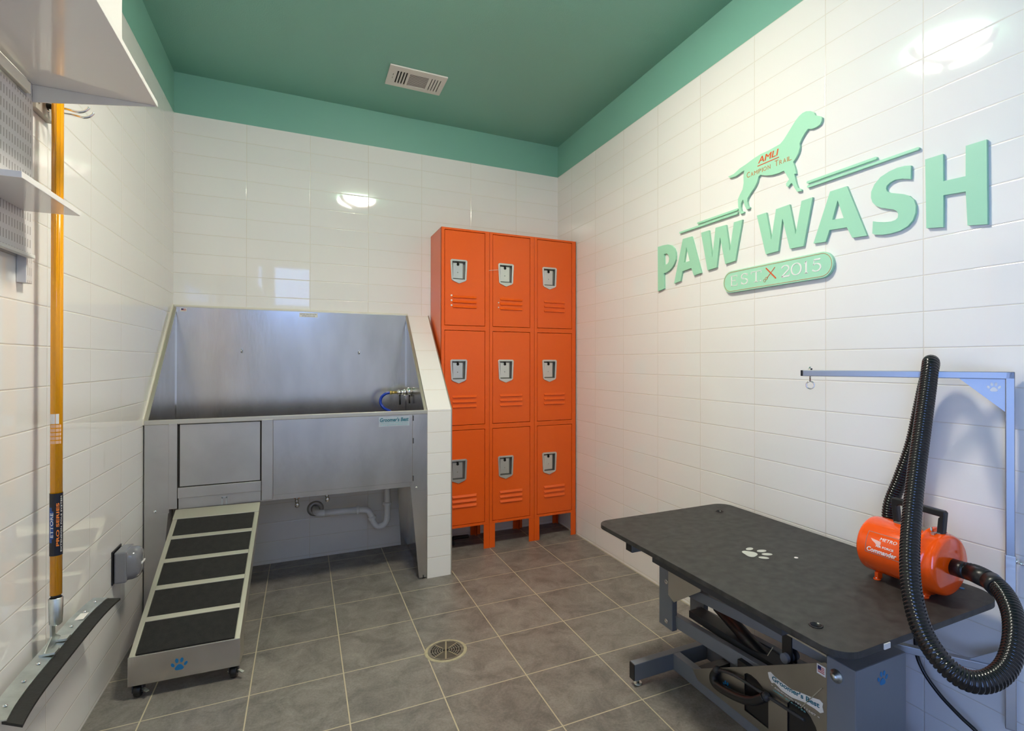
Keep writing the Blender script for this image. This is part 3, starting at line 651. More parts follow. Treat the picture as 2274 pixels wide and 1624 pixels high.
for y in (-1.90, -1.80, -1.72, -1.665, -1.60, -1.515, -1.42, -1.35): G().lathe([(.0048, 0), (.004, .0022), (0, .003)], (.042+.014*(2*(y+1.955)/.655-1)**4, y, .4155), (0, 0, 1), 10).build('rivet', M['chrome'], bl)
G().box(.034, .057, -1.475, -1.430, .4148, .4158).build('size_sticker', M['paper'], bl)
blade(.050, .087, .4105, .400, .006, flare=.012).build('rubber_blade', M['rubber'], t)
# tool rail with spring hooks behind the pole
t = thing('tool_holder', 'wall mounted metal tool holder with chrome hooks behind the amber pole', 'tool holder', (0, -1.56, 1.84))
G().box(.0005, .016, -1.668, -1.560, 1.812, 1.862).build('backplate', mat('grey_metal_rail', srgb(190, 184, 174), .4, .2), t, bevel=.001)
for y in (-1.655, -1.60): G().lathe([(.005, 0), (.0045, .0025), (0, .0035)], (.016, y, 1.832), (1, 0, 0), 10).build('screw', M['chrome'], t)
for y in (-1.605, -1.570): G().tube([(.016, y, 1.843), (.050, y, 1.843), (.078, y, 1.840), (.092, y+.002, 1.846), (.101, y+.004, 1.858)], .0038, 10, 5).build('hook', M['chrome'], t)
G().cyl((.016, -1.605, 1.843), (.046, -1.605, 1.843), .0075, n=14).build('grip_sleeve', M['black'], t)
# slotted boards and standards
t = thing('wall_standard', 'white slotted vertical shelf standard on the left wall', 'shelf standard', (.01, -1.7135, 1.36))
G().box(.0005, .019, -1.727, -1.694, 1.357, 2.35).build('channel', M['standard'], t, bevel=.001)
t = thing('slotted_board', 'white slotted pegboard panel beside the small shelf', 'pegboard', (.026, -2.05, 1.6))
G().box(.0200, .0300, -2.40, -1.727, 1.425, 1.800).build('panel', M['perf'], t, bevel=.001)
G().box(.0200, .0345, -2.40, -1.722, 1.417, 1.425).build('bottom_lip', M['white'], t, bevel=.001)
t = thing('top_track', 'white metal hanging track under the upper shelf', 'shelf track', (.02, -2.05, 1.83))
G().box(.0195, .032, -2.40, -1.742, 1.815, 1.842).build('rail', mat('cream_track', srgb(246, 243, 228), .25), t, bevel=.002)
t = thing('small_shelf', 'small white shelf on the slotted board', 'shelf', (.08, -1.91, 1.52))
G().box(.0305, .135, -2.075, -1.772, 1.522, 1.535).build('board', M['white_gloss'], t, bevel=.001)
G().box(.0305, .040, -2.075, -1.772, 1.535, 1.552).build('back_lip', M['white'], t, bevel=.001)
t = thing('upper_shelf', 'wide glossy white shelf high on the left wall', 'shelf', (.13, -2.1, 1.855))
G().box(.0195, .272, -2.95, -1.690, 1.856, 1.870).build('board', M['white_gloss'], t, bevel=.0008)
G().prism([(.0195, 1.812), (.268, 1.853), (.268, 1.8555), (.0195, 1.8555)], 'y', -1.700, -1.697).build('bracket', M['white'], t)
t = thing('storage_bin', 'plain white bin standing on the upper shelf', 'bin', (.15, -2.2, 1.871))
G().box(.05, .268, -2.42, -1.985, 1.8715, 2.30).build('box', M['white_gloss'], t, bevel=.004)
g = G().box(.048, .270, -2.422, -1.983, 2.285, 2.305); g.build('rim', M['white'], t, bevel=.002)
# ================================================================ grooming table
tz = .560
tb = thing('grooming_table', 'black topped electric grooming table by the right wall', 'grooming table', (1.945, -2.24, 0))
def rrect(x0, x1, y0, y1, rs, n=9):
    P = []
    for cx, cy, r, a in ((x1-rs[0], y1-rs[0], rs[0], 0), (x0+rs[1], y1-rs[1], rs[1], PI/2), (x0+rs[2], y0+rs[2], rs[2], PI), (x1-rs[3], y0+rs[3], rs[3], 1.5*PI)):
        for k in range(n+1): b = a+PI/2*k/n; P.append((cx+r*math.cos(b), cy+r*math.sin(b)))
    return P
circ = lambda x, y, r, n=20: [(x+r*math.cos(2*PI*k/n), y+r*math.sin(2*PI*k/n)) for k in range(n)]
hl = [circ(1.690, -2.622, .0125), circ(2.149, -1.818, .0125)]
top = G().prism(rrect(1.627, 2.258, -2.737, -1.722, (.055, .055, .055, .075)), 'z', .545, tz, holes=hl).build('table_top', M['mat'], tb, bevel=.005, seg=3)
for c in ((1.690, -2.622), (2.149, -1.818)): G().lathe([(.0125, -.001), (.0155, .0012), (.0125, .0016), (.011, -.01)], (c[0], c[1], tz), (0, 0, 1), 24).build('grommet', M['black'], top)
paw(G(), (1.918, -2.228, tz+.0002), (-.25, -1, 0), (1, -.25, 0), .098, .0006).build('paw_print', mat('silver_print', srgb(196, 198, 190), .45), top, label='pale grey paw print on the table top')
G().box(1.755, 1.775, -2.7395, -2.7365, .546, .558).build('edge_tag', M['paper'], top)
G().cyl((2.0, -2.31, tz), (2.0, -2.31, tz+.0015), .006, n=10).build('lint', M['paper'], top)
G().cyl((2.215, -2.655, tz), (2.215, -2.655, tz+.001), .006, n=10).build('blue_dot', M['ink_blue'], top)
g = G().box(1.652, 2.235, -2.56, -2.045, .514, .545)
g.build('subframe', M['frame_dark'], tb, bevel=.002)
G().box(1.655, 2.23, -1.925, -1.888, .503, .545).build('cross_tube', M['frame'], tb, bevel=.002)
G().box(1.6535, 1.6555, -1.923, -1.890, .505, .543).build('tube_cap', M['black'], tb)
for x in (1.88, 1.985): G().box(x, x+.03, -2.05, -1.80, .470, .514).build('top_rail', M['frame_dark'], tb)
# far uprights
for x in (1.870, 2.020):
    o = G().box(x, x+.004, -1.868, -1.792, .160, .470).box(x, x+.022, -1.872, -1.868, .160, .470).build('upright', M['frame'], tb, bevel=.001)
    for z in (.335, .187): G().lathe([(.0095, 0), (.0095, .004), (.005, .005), (.005, .008), (0, .009)], (x, -1.840, z), (-1, 0, 0), 6, smooth=False).build('bolt', M['chrome'], o)
G().prism([(-1.852, .352), (-1.852, .290), (-1.885, .275), (-2.03, .372), (-2.03, .39), (-1.852, .39)], 'x', 1.8665, 1.8695).build('gusset', M['steel_dull'], tb, label='small stainless gusset plate on the far upright')
for x in (1.885, 2.000):
    G().bar((x+.012, -1.850, .192), (x+.012, -2.56, .232), .024, .046).build('lower_arm', M['frame'], tb, bevel=.002)
for x in (1.900, 2.000):
    G().bar((x+.010, -1.850, .318), (x+.010, -2.58, .372), .020, .036).build('upper_arm', M['frame'], tb, bevel=.002)
G().box(1.925, 1.985, -2.56, -1.90, .215, .240, ).build('arm_plate', M['frame_dark'], tb)
G().box(1.897, 1.903, -2.380, -2.346, .290, .514).box(1.915, 1.921, -2.380, -2.346, .290, .514).build('clevis', M['black'], tb, bevel=.001)
G().cyl((1.885, -2.363, .305), (1.935, -2.363, .305), .014, n=16).build('clevis_pin', M['frame'], tb)
G().cyl((1.955, -2.50, .12), (1.955, -2.02, .30), .022, n=20).cyl((1.955, -2.10, .27), (1.955, -1.88, .345), .012, n=16).build('actuator', M['black'], tb)
# base
for x in (1.870, 2.030):
    G().box(x, x+.030, -2.86, -1.878, .022, .082).build('base_rail', M['frame'], tb, bevel=.002)
for y in (-1.878, -2.86):
    f = G().box(1.700, 2.225, y, y+.030, .022, .082).build('foot_bar', M['frame'], tb, bevel=.002)
    for x in (1.6975, 2.2255): G().box(x-.0015, x+.0015, y+.001, y+.029, .024, .081).build('end_cap', M['black'], f)
    for x in (1.722, 2.20): G().cyl((x, y+.015, 0), (x, y+.015, .006), .015, n=16).cyl((x, y+.015, .006), (x, y+.015, .024), .006, n=10).build('levelling_foot', M['galv'], f)
for y in (-2.30, -2.0): G().box(1.900, 2.030, y, y+.035, .030, .070).build('base_crossmember', M['frame_dark'], tb)
# motor column box at the near end
cb = G().box(1.862, 2.066, -2.600, -2.518, .012, .398).build('column_box', M['frame'], tb, bevel=.003)
G().box(1.864, 2.064, -2.517, -2.33, .392, .397).build('top_cover', M['steel_dull'], tb)
paw(G(), (1.966, -2.6002, .355), (1, 0, 0), (0, 0, 1), .040).build('paw_print', M['ink_blue'], cb)
for z in (.360, .175): G().lathe([(.017, 0), (.017, .004), (.010, .006), (.010, .012), (0, .014)], (1.862, -2.548, z), (-1, 0, 0), 20).build('bolt', M['galv'], cb)
# stainless side plate with pedal openings
hole1 = [(-2.234, .150), (-2.234, .198), (-2.244, .206), (-2.262, .209), (-2.284, .206), (-2.304, .196), (-2.320, .180), (-2.327, .165), (-2.327, .086), (-2.234, .086)]
hole2 = [(-2.394, .120), (-2.394, .200), (-2.404, .214), (-2.424, .221), (-2.450, .219), (-2.470, .208), (-2.486, .190), (-2.494, .170), (-2.494, .080), (-2.394, .080)]
pl = G().prism([(-1.994, .086), (-2.517, .378), (-2.521, .372), (-2.521, .040), (-2.29, .062), (-2.02, .062)], 'x', 1.863, 1.866, holes=[hole1, hole2]).build('side_plate', M['plate'], tb, label='stainless side plate with foot pedal openings')
G().box(1.868, 1.90, -2.51, -2.20, .083, .225).build('pedal_housing', M['black'], tb)
g = G().tube([(1.858, -2.120, .150), (1.850, -2.112, .128), (1.846, -2.130, .112), (1.842, -2.20, .122), (1.840, -2.262, .140), (1.842, -2.300, .160), (1.850, -2.325, .182)], .0135, 12, 6)
g.build('pedal', M['black'], tb)
G().tube([(1.856, -2.115, .152), (1.854, -2.20, .178), (1.852, -2.32, .188), (1.852, -2.46, .196)], .0048, 10, 4).ball((1.856, -2.12, .153), .013).ball((1.851, -2.33, .186), .013).build('pedal_rod', M['frame_dark'], tb)
paw(G(), (1.8628, -2.158, .118), (0, -1, 0), (0, 0, 1), .032).build('paw_print', M['ink_blue'], pl)
bone = [(-2.330, .238), (-2.326, .252), (-2.336, .258), (-2.352, .252), (-2.376, .250), (-2.410, .248), (-2.440, .256), (-2.470, .262), (-2.498, .270), (-2.508, .266), (-2.506, .256), (-2.510, .244), (-2.500, .236), (-2.484, .238), (-2.450, .236), (-2.410, .226), (-2.376, .226), (-2.350, .234), (-2.340, .228)]
b_ = G().prism([(y, z) for y, z in bone], 'x', 1.8622, 1.8629).build('maker_label', M['paper'], pl, label='bone shaped white label with teal lettering')
g = text("Groomer's Best", (1.8620, -2.342, .238), (0, -1, 0), (0, 0, 1), .156, .014, .0006, bold=.02)
g.v = [(x, y, z+.010*max(0, (-y-2.40)/.1)) for x, y, z in g.v]; g.build('script', M['ink_teal'], b_)
text('* Albertson, NY 11507 *', (1.8626, -2.338, .218), (0, -1, 0), (0, 0, 1), .160, .006, .0006).build('print', M['paper'], pl)
text('(888) 676-7735', (1.8626, -2.345, .2085), (0, -1, 0), (0, 0, 1), .110, .005, .0006).build('print', M['ink_lteal'], pl)
flag_sticker(pl, (1.8628, -2.490, .338), (0, -1, 0), (0, 0, 1), .026, .026)
G().bar((1.8622, -2.345, .335), (1.8622, -2.325, .300), .0008, .002, up=(0, 1, 1)).bar((1.8618, -2.505, .305), (1.8618, -2.440, .215), .0008, .0025, up=(0, 1, 1)).build('scratch', M['galv'], pl)
# power cord from the table down the wall
G().tube([(2.10, -2.50, .515), (2.20, -2.515, .505), (2.248, -2.516, .46), (2.252, -2.516, .327), (2.254, -2.535, .268), (2.256, -2.579, .222), (2.258, -2.63, .190), (2.262, -2.673, .165), (2.262, -2.72, .11), (2.255, -2.80, .03), (2.23, -2.92, .008), (2.18, -3.2, .006)], .0052, 10, 6).build('power_cord', M['black'], tb)
# ================================================================ grooming arm (post, overhead arm and side bracket)
Ad = Vector((-.469, .883, 0)); Ad.normalize(); pc = Vector((2.272, -2.737, 0))
t = thing('tether_stand', 'square steel grooming arm post with overhead bar beside the table', 'grooming arm', (2.272, -2.737, .22))
up = Vector((0, 0, 1)); ss = .0187
G().bar(pc+up*.235, pc+up*1.139, ss, ss, up=Ad).build('post', M['alum'], t, bevel=.0015)
e0 = pc+up*(1.139-ss/2); arm_len = .492
G().bar(e0-Ad*ss/2, e0+Ad*arm_len, ss, ss).build('overhead_bar', M['alum'], t, bevel=.0015)
G().bar(e0+Ad*arm_len, e0+Ad*(arm_len+.006), ss*.96, ss*.96).build('end_plug', M['black'], t)
sd_ = Ad.cross(up)
def tri(g, A, B, C, th):
    nn = (B-A).cross(C-A).normalized()*th/2
    return g.add([A-nn, B-nn, C-nn, A+nn, B+nn, C+nn], [(0, 2, 1), (3, 4, 5), (0, 1, 4, 3), (1, 2, 5, 4), (2, 0, 3, 5)])
gs = tri(G(), pc+up*1.121+Ad*ss/2, pc+up*1.121+Ad*.105, pc+up*1.035+Ad*ss/2, .003).build('gusset', M['alum'], t, label='triangular steel gusset with a paw cut-out')
paw(G(), pc+up*1.098+Ad*.032+(-Vector((Ad.y, -Ad.x, 0)))*.0020, -Ad, (0, 0, 1), .028, .0006).build('paw_print', M['paper'], gs)
sp = G().bar(pc+up*.222, pc+up*.668, .0225, .0225, up=Ad).build('sleeve', M['steel_dull'], t, bevel=.0015)
G().cyl(pc+up*.652-Ad*.010, pc+up*.652-Ad*.034+Vector((0, 0, -.006)), .0035, n=10).cyl(pc+up*.654-Ad*.008, pc+up*.653-Ad*.016, .008, n=6).build('thumb_screw', M['chrome'], t)
G().ball(tuple(pc+up*.645-Ad*.040), .0095).build('knob', M['black'], t)
Bd = Vector((-.56, .83, 0)).normalized(); b0 = pc+up*.366
G().bar(b0+Bd*.01, b0+Bd*.330, .020, .020).build('support_bar', M['alum'], t, bevel=.0015)
tri(G(), b0+up*.010+Bd*.012, b0+up*.010+Bd*.085, b0+up*.055+Bd*.012, .003).build('support_gusset', M['alum'], t)
# eye bolt for the loop
ep = e0+Ad*(arm_len-.020)
g = G().cyl(ep+up*.020, ep-up*.026, .0026, n=10).lathe([(.0065, .0095), (.0065, .015), (.003, .018), (0, .019)], tuple(ep), (0, 0, 1), 6, smooth=False)
R_ = .0115; cc = ep-up*.037
ring = [cc+Ad*R_*math.sin(a)+up*R_*math.cos(a) for a in [2*PI*k/16 for k in range(17)]]
g.tube(ring, .0022, 8, 1); g.build('eye_bolt', M['chrome'], t)
# ================================================================ force dryer
cx_, cz_, r_ = 2.104, .6485, .0755
t = thing('force_dryer', 'orange canister pet dryer with black handle standing on the grooming table', 'dryer', (cx_, -2.58, tz))
yf, yn = -2.478, -2.690
G().lathe([(0, 0), (.05, .0005), (.068, .003), (.0745, .010), (r_, .018), (r_, .160), (.0748, .163)], (cx_, yf, cz_), (0, -1, 0), 64).build('canister', M['orange_gloss'], t)
cp = G().lathe([(.0755, .158), (.085, .161), (.0878, .167), (.085, .173), (.0775, .176), (.0775, .196), (.0735, .207), (.067, .2115), (.03, .213), (0, .213)], (cx_, yf, cz_), (0, -1, 0), 64).build('end_cap', M['orange_gloss'], t)
G().lathe([(.0, .213), (.0205, .2125), (.0205, .250), (.0, .251)], (cx_, yf, cz_), (0, -1, 0), 32).build('outlet', M['black'], t)
for y in (-2.520, -2.645):
    for s_ in (-1, 1):
        f = G().box(cx_+s_*.030-.010, cx_+s_*.030+.010, y-.005, y+.005, tz+.002, tz+.021).cyl((cx_+s_*.036, y, tz), (cx_+s_*.036, y, tz+.004), .0095, n=16).build('foot', M['orange_gloss'], t, bevel=.001)
        G().lathe([(.0048, 0), (.004, .003), (0, .004)], (cx_+s_*.036, y, tz+.004), (0, 0, 1), 8).build('foot_screw', M['chrome'], f)
hd = G().prism([(-2.562, cz_+r_-.003), (-2.548, cz_+r_-.003), (-2.541, cz_+r_+.062), (-2.545, cz_+r_+.066), (-2.672, cz_+r_+.060), (-2.677, cz_+r_+.056), (-2.672, cz_+r_-.003), (-2.657, cz_+r_-.003), (-2.661, cz_+r_+.040), (-2.665, cz_+r_+.044), (-2.562, cz_+r_+.049), (-2.557, cz_+r_+.045)], 'x', cx_-.009, cx_+.009).build('carry_handle', M['black'], t, bevel=.0025)
G().box(cx_-.012, cx_+.012, -2.668, -2.550, cz_+r_-.004, cz_+r_+.003).build('handle_pad', mat('taupe_pad', srgb(120, 112, 104), .5), t, bevel=.002)
G().cyl((cx_-.02, yf+.001, cz_-.005), (cx_-.02, yf+.020, cz_-.006), .008, n=12).build('cord_grommet', M['black'], t)
g = G().lathe([(.004, 0), (.0035, .002), (0, .003)], (cx_-.0655, -2.622, cz_-.037), (-.87, 0, -.49), 10); g.build('screw', M['chrome'], t)
g = G().box(cx_-.025, cx_-.011, -2.660, -2.635, cz_+.071, cz_+.079).cyl((cx_-.018, -2.650, cz_+.076), (cx_-.018, -2.650, cz_+.090), .0025, n=8); g.build('latch', M['galv'], t)
def on_can(u, v, rad):       # u along the axis towards the near end, v height up the visible side of the canister
    a = PI - v/rad           # angle from +x; PI is the side facing the room
    return (cx_+rad*math.cos(a), yf-u, cz_+rad*math.sin(a))
def can_text(body, u0, v0, w, h, m, name, parent, bold=0, shear=0):
    gg = text(body, (0, 0, 0), (1, 0, 0), (0, 1, 0), w, h, .0004, bold, shear)
    gg.v = [on_can(u0+x, v0+y, r_+.0003+z) for x, y, z in gg.v]; return gg.build(name, m, parent)
g = G()
def band(g, u0, u1, v0, v1, n=10):
    for k in range(n):
        a, b = v0+(v1-v0)*k/n, v0+(v1-v0)*(k+1)/n
        P = [on_can(u, v, r) for r in (r_+.0001, r_+.0005) for u, v in ((u0, a), (u1, a), (u1, b), (u0, b))]
        g.add(P, [(4, 5, 6, 7), (3, 2, 1, 0), (0, 1, 5, 4), (1, 2, 6, 5), (2, 3, 7, 6), (3, 0, 4, 7)])
U0, U1, V0, V1 = .034, .130, -.006, .052
band(g, U0, U1, V0, V0+.0012, 1); band(g, U0, U1, V1-.0012, V1, 1); band(g, U0, U0+.0012, V0, V1); band(g, U1-.0012, U1, V0, V1)
lb = g.build('name_border', mat('label_grey_line', srgb(150, 130, 125), .4), t, label='printed maker panel with white lettering')
can_text('Commander', U0+.005, V0+.004, .080, .0125, M['ink_white'], 'model_name', lb, .02, .25)
can_text('AIR FORCE', U0+.028, V0+.021, .048, .0055, M['ink_white'], 'series_name', lb, .02)
can_text('METRO', U0+.036, V0+.040, .045, .0085, M['ink_white'], 'brand', lb, 0, .2)
g = G(); wing = [(.012, .040), (.040, .037), (.041, .030), (.036, .024), (.030, .025), (.026, .030), (.018, .034)]
n = len(wing); g.add([on_can(U0+u, V0+v, r_+.0002) for u, v in wing]+[on_can(U0+u, V0+v, r_+.0008) for u, v in wing], [tuple(range(n, 2*n)), tuple(range(n))[::-1]]+[(i, (i+1) % n, n+(i+1) % n, n+i) for i in range(n)])
g.build('wing_emblem', mat('pale_pink_ink', srgb(250, 200, 185), .4), lb)
# ribbed hose: from the outlet, looping in front and over the arm, down behind the dryer
HP = [(2.104, -2.715, .6485), (2.100, -2.745, .652), (2.064, -2.790, .657), (2.028, -2.832, .650), (1.979, -2.870, .627), (1.926, -2.894, .594), (1.874, -2.902, .561), (1.823, -2.894, .545), (1.789, -2.872, .547), (1.777, -2.838, .569), (1.796, -2.792, .603), (1.829, -2.753, .657), (1.876, -2.720, .717), (1.942, -2.686, .791), (2.015, -2.655, .887), (2.094, -2.626, 1.004), (2.150, -2.607, 1.098), (2.178, -2.597, 1.148), (2.202, -2.586, 1.164), (2.227, -2.572, 1.148), (2.246, -2.548, 1.095), (2.254, -2.528, 1.020), (2.252, -2.508, .920), (2.240, -2.480, .814), (2.230, -2.455, .724), (2.226, -2.462, .650), (2.224, -2.50, .598), (2.222, -2.56, .583), (2.218, -2.64, .582)]
t2 = thing('dryer_hose', 'black ribbed hose looped over the grooming arm from the orange dryer', 'hose', (2.10, -2.72, .65))
G().tube(HP, .0208, 20, 8, rib=.0078).build('ribbed_tube', M['hose'], t2)
q0, q1, q2 = Vector(HP[0]), Vector(HP[2]), Vector(HP[3])
G().cyl(q0+Vector((0, -.008, 0)), q1, .0190, .0215, n=28).cyl(q1, q1.lerp(q2, .6), .0222, n=28).build('cuff', M['black'], t2)
# ================================================================ wall sign
SX1, SX0 = W-.0006, W-.0100
LET = {}
LET['P'] = [[(-1.2145, 1.7631), (-1.2617, 1.7628), (-1.2986, 1.7592), (-1.3266, 1.7498), (-1.3483, 1.7305), (-1.36, 1.7097), (-1.3627, 1.6894), (-1.36, 1.6701), (-1.3502, 1.6545), (-1.3325, 1.6375), (-1.3106, 1.626), (-1.2863, 1.6196), (-1.2658, 1.6182), (-1.2679, 1.5404), (-1.2162, 1.5318)], [(-1.2666, 1.7166), (-1.2904, 1.7157), (-1.3038, 1.7027), (-1.309, 1.6866), (-1.3058, 1.6708), (-1.2945, 1.6614), (-1.2691, 1.6593)]]
LET['A1'] = [[(-1.3482, 1.555), (-1.4152, 1.7624), (-1.479, 1.7612), (-1.5461, 1.5779), (-1.4956, 1.5729), (-1.4772, 1.6112), (-1.4114, 1.6058), (-1.3974, 1.5604)], [(-1.4241, 1.6456), (-1.4411, 1.718), (-1.4657, 1.6473)]]
LET['W1'] = [[(-1.5452, 1.7639), (-1.5976, 1.7636), (-1.6195, 1.636), (-1.6404, 1.7651), (-1.7052, 1.7633), (-1.7281, 1.6446), (-1.7516, 1.7631), (-1.8, 1.763), (-1.7596, 1.5974), (-1.7005, 1.5927), (-1.6685, 1.7178), (-1.6469, 1.587), (-1.5886, 1.5828)]]
LET['W2'] = [[(-1.8785, 1.7602), (-1.9269, 1.7602), (-1.9516, 1.6456), (-1.9747, 1.761), (-2.0384, 1.7626), (-2.0653, 1.6426), (-2.0915, 1.7612), (-2.1382, 1.7617), (-2.0997, 1.5926), (-2.0395, 1.594), (-2.005, 1.7178), (-1.9847, 1.5961), (-1.924, 1.5944)]]
LET['A2'] = [[(-2.1419, 1.5932), (-2.2088, 1.7618), (-2.2715, 1.7617), (-2.3421, 1.5784), (-2.2913, 1.582), (-2.2717, 1.6219), (-2.2061, 1.6274), (-2.1908, 1.5897)], [(-2.2168, 1.6607), (-2.2374, 1.7233), (-2.2601, 1.6564)]]
LET['S'] = [[(-2.481, 1.7615), (-2.4638, 1.7663), (-2.4397, 1.7682), (-2.4149, 1.765), (-2.3873, 1.7559), (-2.3677, 1.7385), (-2.357, 1.7179), (-2.3561, 1.6987), (-2.361, 1.6822), (-2.372, 1.6685), (-2.3893, 1.657), (-2.4105, 1.6487), (-2.4292, 1.6411), (-2.4394, 1.6328), (-2.4431, 1.6226), (-2.4414, 1.6127), (-2.4343, 1.6072), (-2.4209, 1.6056), (-2.3999, 1.6086), (-2.3784, 1.6144), (-2.3626, 1.6203), (-2.3604, 1.5814), (-2.3696, 1.5755), (-2.3934, 1.5698), (-2.4208, 1.568), (-2.4475, 1.5704), (-2.4713, 1.5792), (-2.486, 1.5936), (-2.4937, 1.6138), (-2.4947, 1.6356), (-2.489, 1.6552), (-2.4754, 1.6711), (-2.4577, 1.6813), (-2.4355, 1.6898), (-2.4169, 1.6973), (-2.4085, 1.7039), (-2.4051, 1.7144), (-2.4075, 1.7221), (-2.418, 1.7294), (-2.4345, 1.733), (-2.4557, 1.7295), (-2.4798, 1.7205)]]
LET['H'] = [[(-2.5219, 1.7656), (-2.57, 1.7651), (-2.5702, 1.6859), (-2.6275, 1.6825), (-2.6279, 1.7667), (-2.6776, 1.7659), (-2.6791, 1.5362), (-2.6321, 1.544), (-2.6277, 1.6396), (-2.5709, 1.6454), (-2.57, 1.5534), (-2.5247, 1.5609)]]
LET['dog'] = [[(-1.7182, 1.9693), (-1.7522, 1.9709), (-1.7853, 1.9831), (-1.8215, 1.9891), (-1.8605, 1.9981), (-1.8983, 2.0038), (-1.9349, 2.0037), (-1.9669, 2.0062), (-1.9946, 2.0086), (-2.0116, 2.0189), (-2.0283, 2.0345), (-2.0464, 2.0519), (-2.0643, 2.0691), (-2.0802, 2.08), (-2.0959, 2.0854), (-2.1114, 2.0854), (-2.1297, 2.0783), (-2.1447, 2.0666), (-2.1492, 2.0548), (-2.1595, 2.0484), (-2.1697, 2.0423), (-2.177, 2.0354), (-2.1755, 2.0231), (-2.1683, 2.0132), (-2.1536, 2.0101), (-2.1357, 2.0108), (-2.119, 2.0175), (-2.1052, 2.0071), (-2.0927, 1.9932), (-2.0833, 1.9781), (-2.0848, 1.9641), (-2.0785, 1.9449), (-2.0673, 1.93), (-2.0544, 1.9182), (-2.0609, 1.8998), (-2.0657, 1.8846), (-2.0672, 1.8706), (-2.0592, 1.8718), (-2.064, 1.8527), (-2.0688, 1.8323), (-2.0767, 1.8137), (-2.0909, 1.8041), (-2.0909, 1.7983), (-2.072, 1.8011), (-2.0608, 1.8185), (-2.0495, 1.8396), (-2.0446, 1.8411), (-2.0297, 1.8311), (-2.0231, 1.838), (-2.0231, 1.8476), (-2.0364, 1.8587), (-2.0248, 1.8788), (-2.0114, 1.8997), (-1.9876, 1.8983), (-1.9527, 1.9014), (-1.924, 1.9089), (-1.8964, 1.9206), (-1.887, 1.9166), (-1.8795, 1.8961), (-1.8643, 1.8772), (-1.845, 1.8621), (-1.8293, 1.8457), (-1.8273, 1.8312), (-1.8312, 1.8122), (-1.841, 1.8036), (-1.8391, 1.7988), (-1.8233, 1.7999), (-1.8154, 1.8134), (-1.8074, 1.8337), (-1.8034, 1.8469), (-1.7933, 1.8345), (-1.7913, 1.8168), (-1.7953, 1.8006), (-1.8094, 1.7939), (-1.8074, 1.789), (-1.7913, 1.7888), (-1.7811, 1.8012), (-1.777, 1.8237), (-1.775, 1.8548), (-1.7852, 1.8703), (-1.8015, 1.8899), (-1.8075, 1.9153), (-1.8063, 1.9398), (-1.8104, 1.9672), (-1.7894, 1.9635), (-1.7606, 1.9574), (-1.7311, 1.9596)]]
def letter(k, nm, lab, m='mint_side'):
    L_ = LET[k]; o = G().prism(L_[0], 'x', SX0, SX1, holes=L_[1:])
    yc = sum(p[0] for p in L_[0])/len(L_[0]); zc_ = min(p[1] for p in L_[0])
    return o.build(nm, M[m], None, bevel=0, label=lab, cat='sign letter', group='raised mint letters of the wall sign', origin=(SX1, yc, zc_))
letter('P', 'sign_letter', 'raised mint green letter P at the left end of the wall sign')
letter('A1', 'sign_letter', 'raised mint green letter A in the word PAW, right of the P')
letter('W1', 'sign_letter', 'raised mint green letter W that ends the word PAW')
letter('W2', 'sign_letter', 'raised mint green letter W that begins the word WASH')
letter('A2', 'sign_letter', 'raised mint green letter A in the word WASH')
letter('S', 'sign_letter', 'raised mint green curved letter S in the word WASH')
letter('H', 'sign_letter', 'raised mint green letter H, largest, at the right end of the sign')
dg = LET['dog'][0]
dog = thing('dog_silhouette', 'mint green dog silhouette with orange lettering above the sign', 'wall sign', (SX1, -1.95, 1.79))
G().prism(dg, 'x', SX0, SX1).build('silhouette', M['mint'], dog)
xs = SX0-.0001
g = text('AMLI', (xs, -1.8855, 1.9690), (0, -1, 0), (0, 0, 1), .101, .0245, .0008, bold=.0, shear=.2)
g0 = G(); g0.v = list(g.v); g0.f = list(g.f)
for k in (1, 2): g.add([(x+.00002*k, y-.0007*k, z) for x, y, z in g0.v], g0.f)
g.build('lettering', M['sign_orange'], dog)
G().box(SX0-.0009, SX0, -1.9894, -1.8825, 1.9580, 1.9612).build('underline', M['sign_orange'], dog)
yy = -1.8254
def caps(word, y, h1, h2, adv):
    g = G()
    for i, ch in enumerate(word):
        if ch == ' ': y -= adv*.9; continue
        h = h1 if (i == 0 or word[i-1] == ' ') else h2
        w = adv*(.20 if ch == 'I' else (1.05 if ch in 'MO' else .82))*(h/h2)**.6
        q = text(ch, (xs, y, 1.9290), (0, -1, 0), (0, 0, 1), w*.86, h, .0008); g.v_off = 0
        b = len(g.v); g.v += q.v; g.f += [tuple(b+k for k in f) for f in q.f]; g.sm += q.sm
        y -= w+.0022
    return g, y
g, yend = caps('CAMPION TRAIL', yy, .0225, .0165, .0182)
sc_ = (2.0496-1.8254)/(-(yend+.0022)-1.8254)
g.v = [(x, yy+(y-yy)*sc_, z) for x, y, z in g.v]
g.build('small_lettering', M['sign_tan'], dog)
def sbar(y0, y1, z, lab):
    r = .0042; P = [(y0-r*math.sin(PI*k/8), z+r*math.cos(PI*k/8)) for k in range(0)]
    P = [(y0+r*math.sin(a), z+r*math.cos(a)) for a in [PI*k/8 for k in range(9)]] + [(y1-r*math.sin(a), z-r*math.cos(a)) for a in [PI*k/8 for k in range(9)]]
    G().prism(P, 'x', SX0, SX1).build('sign_bar', M['mint'], None, label=lab, cat='sign bar', group='slim mint bars of the wall sign', origin=(SX1, (y0+y1)/2, z))
sbar(-1.5228, -1.7703, 1.8138, 'slim mint bar left of the dog, the shorter upper one')
sbar(-1.3928, -1.7703, 1.7980, 'slim mint bar left of the dog, the longer lower one')
sbar(-2.1176, -2.3715, 1.8224, 'slim mint bar right of the dog, the shorter upper one')
sbar(-2.1195, -2.5007, 1.8060, 'slim mint bar right of the dog, the longer lower one')
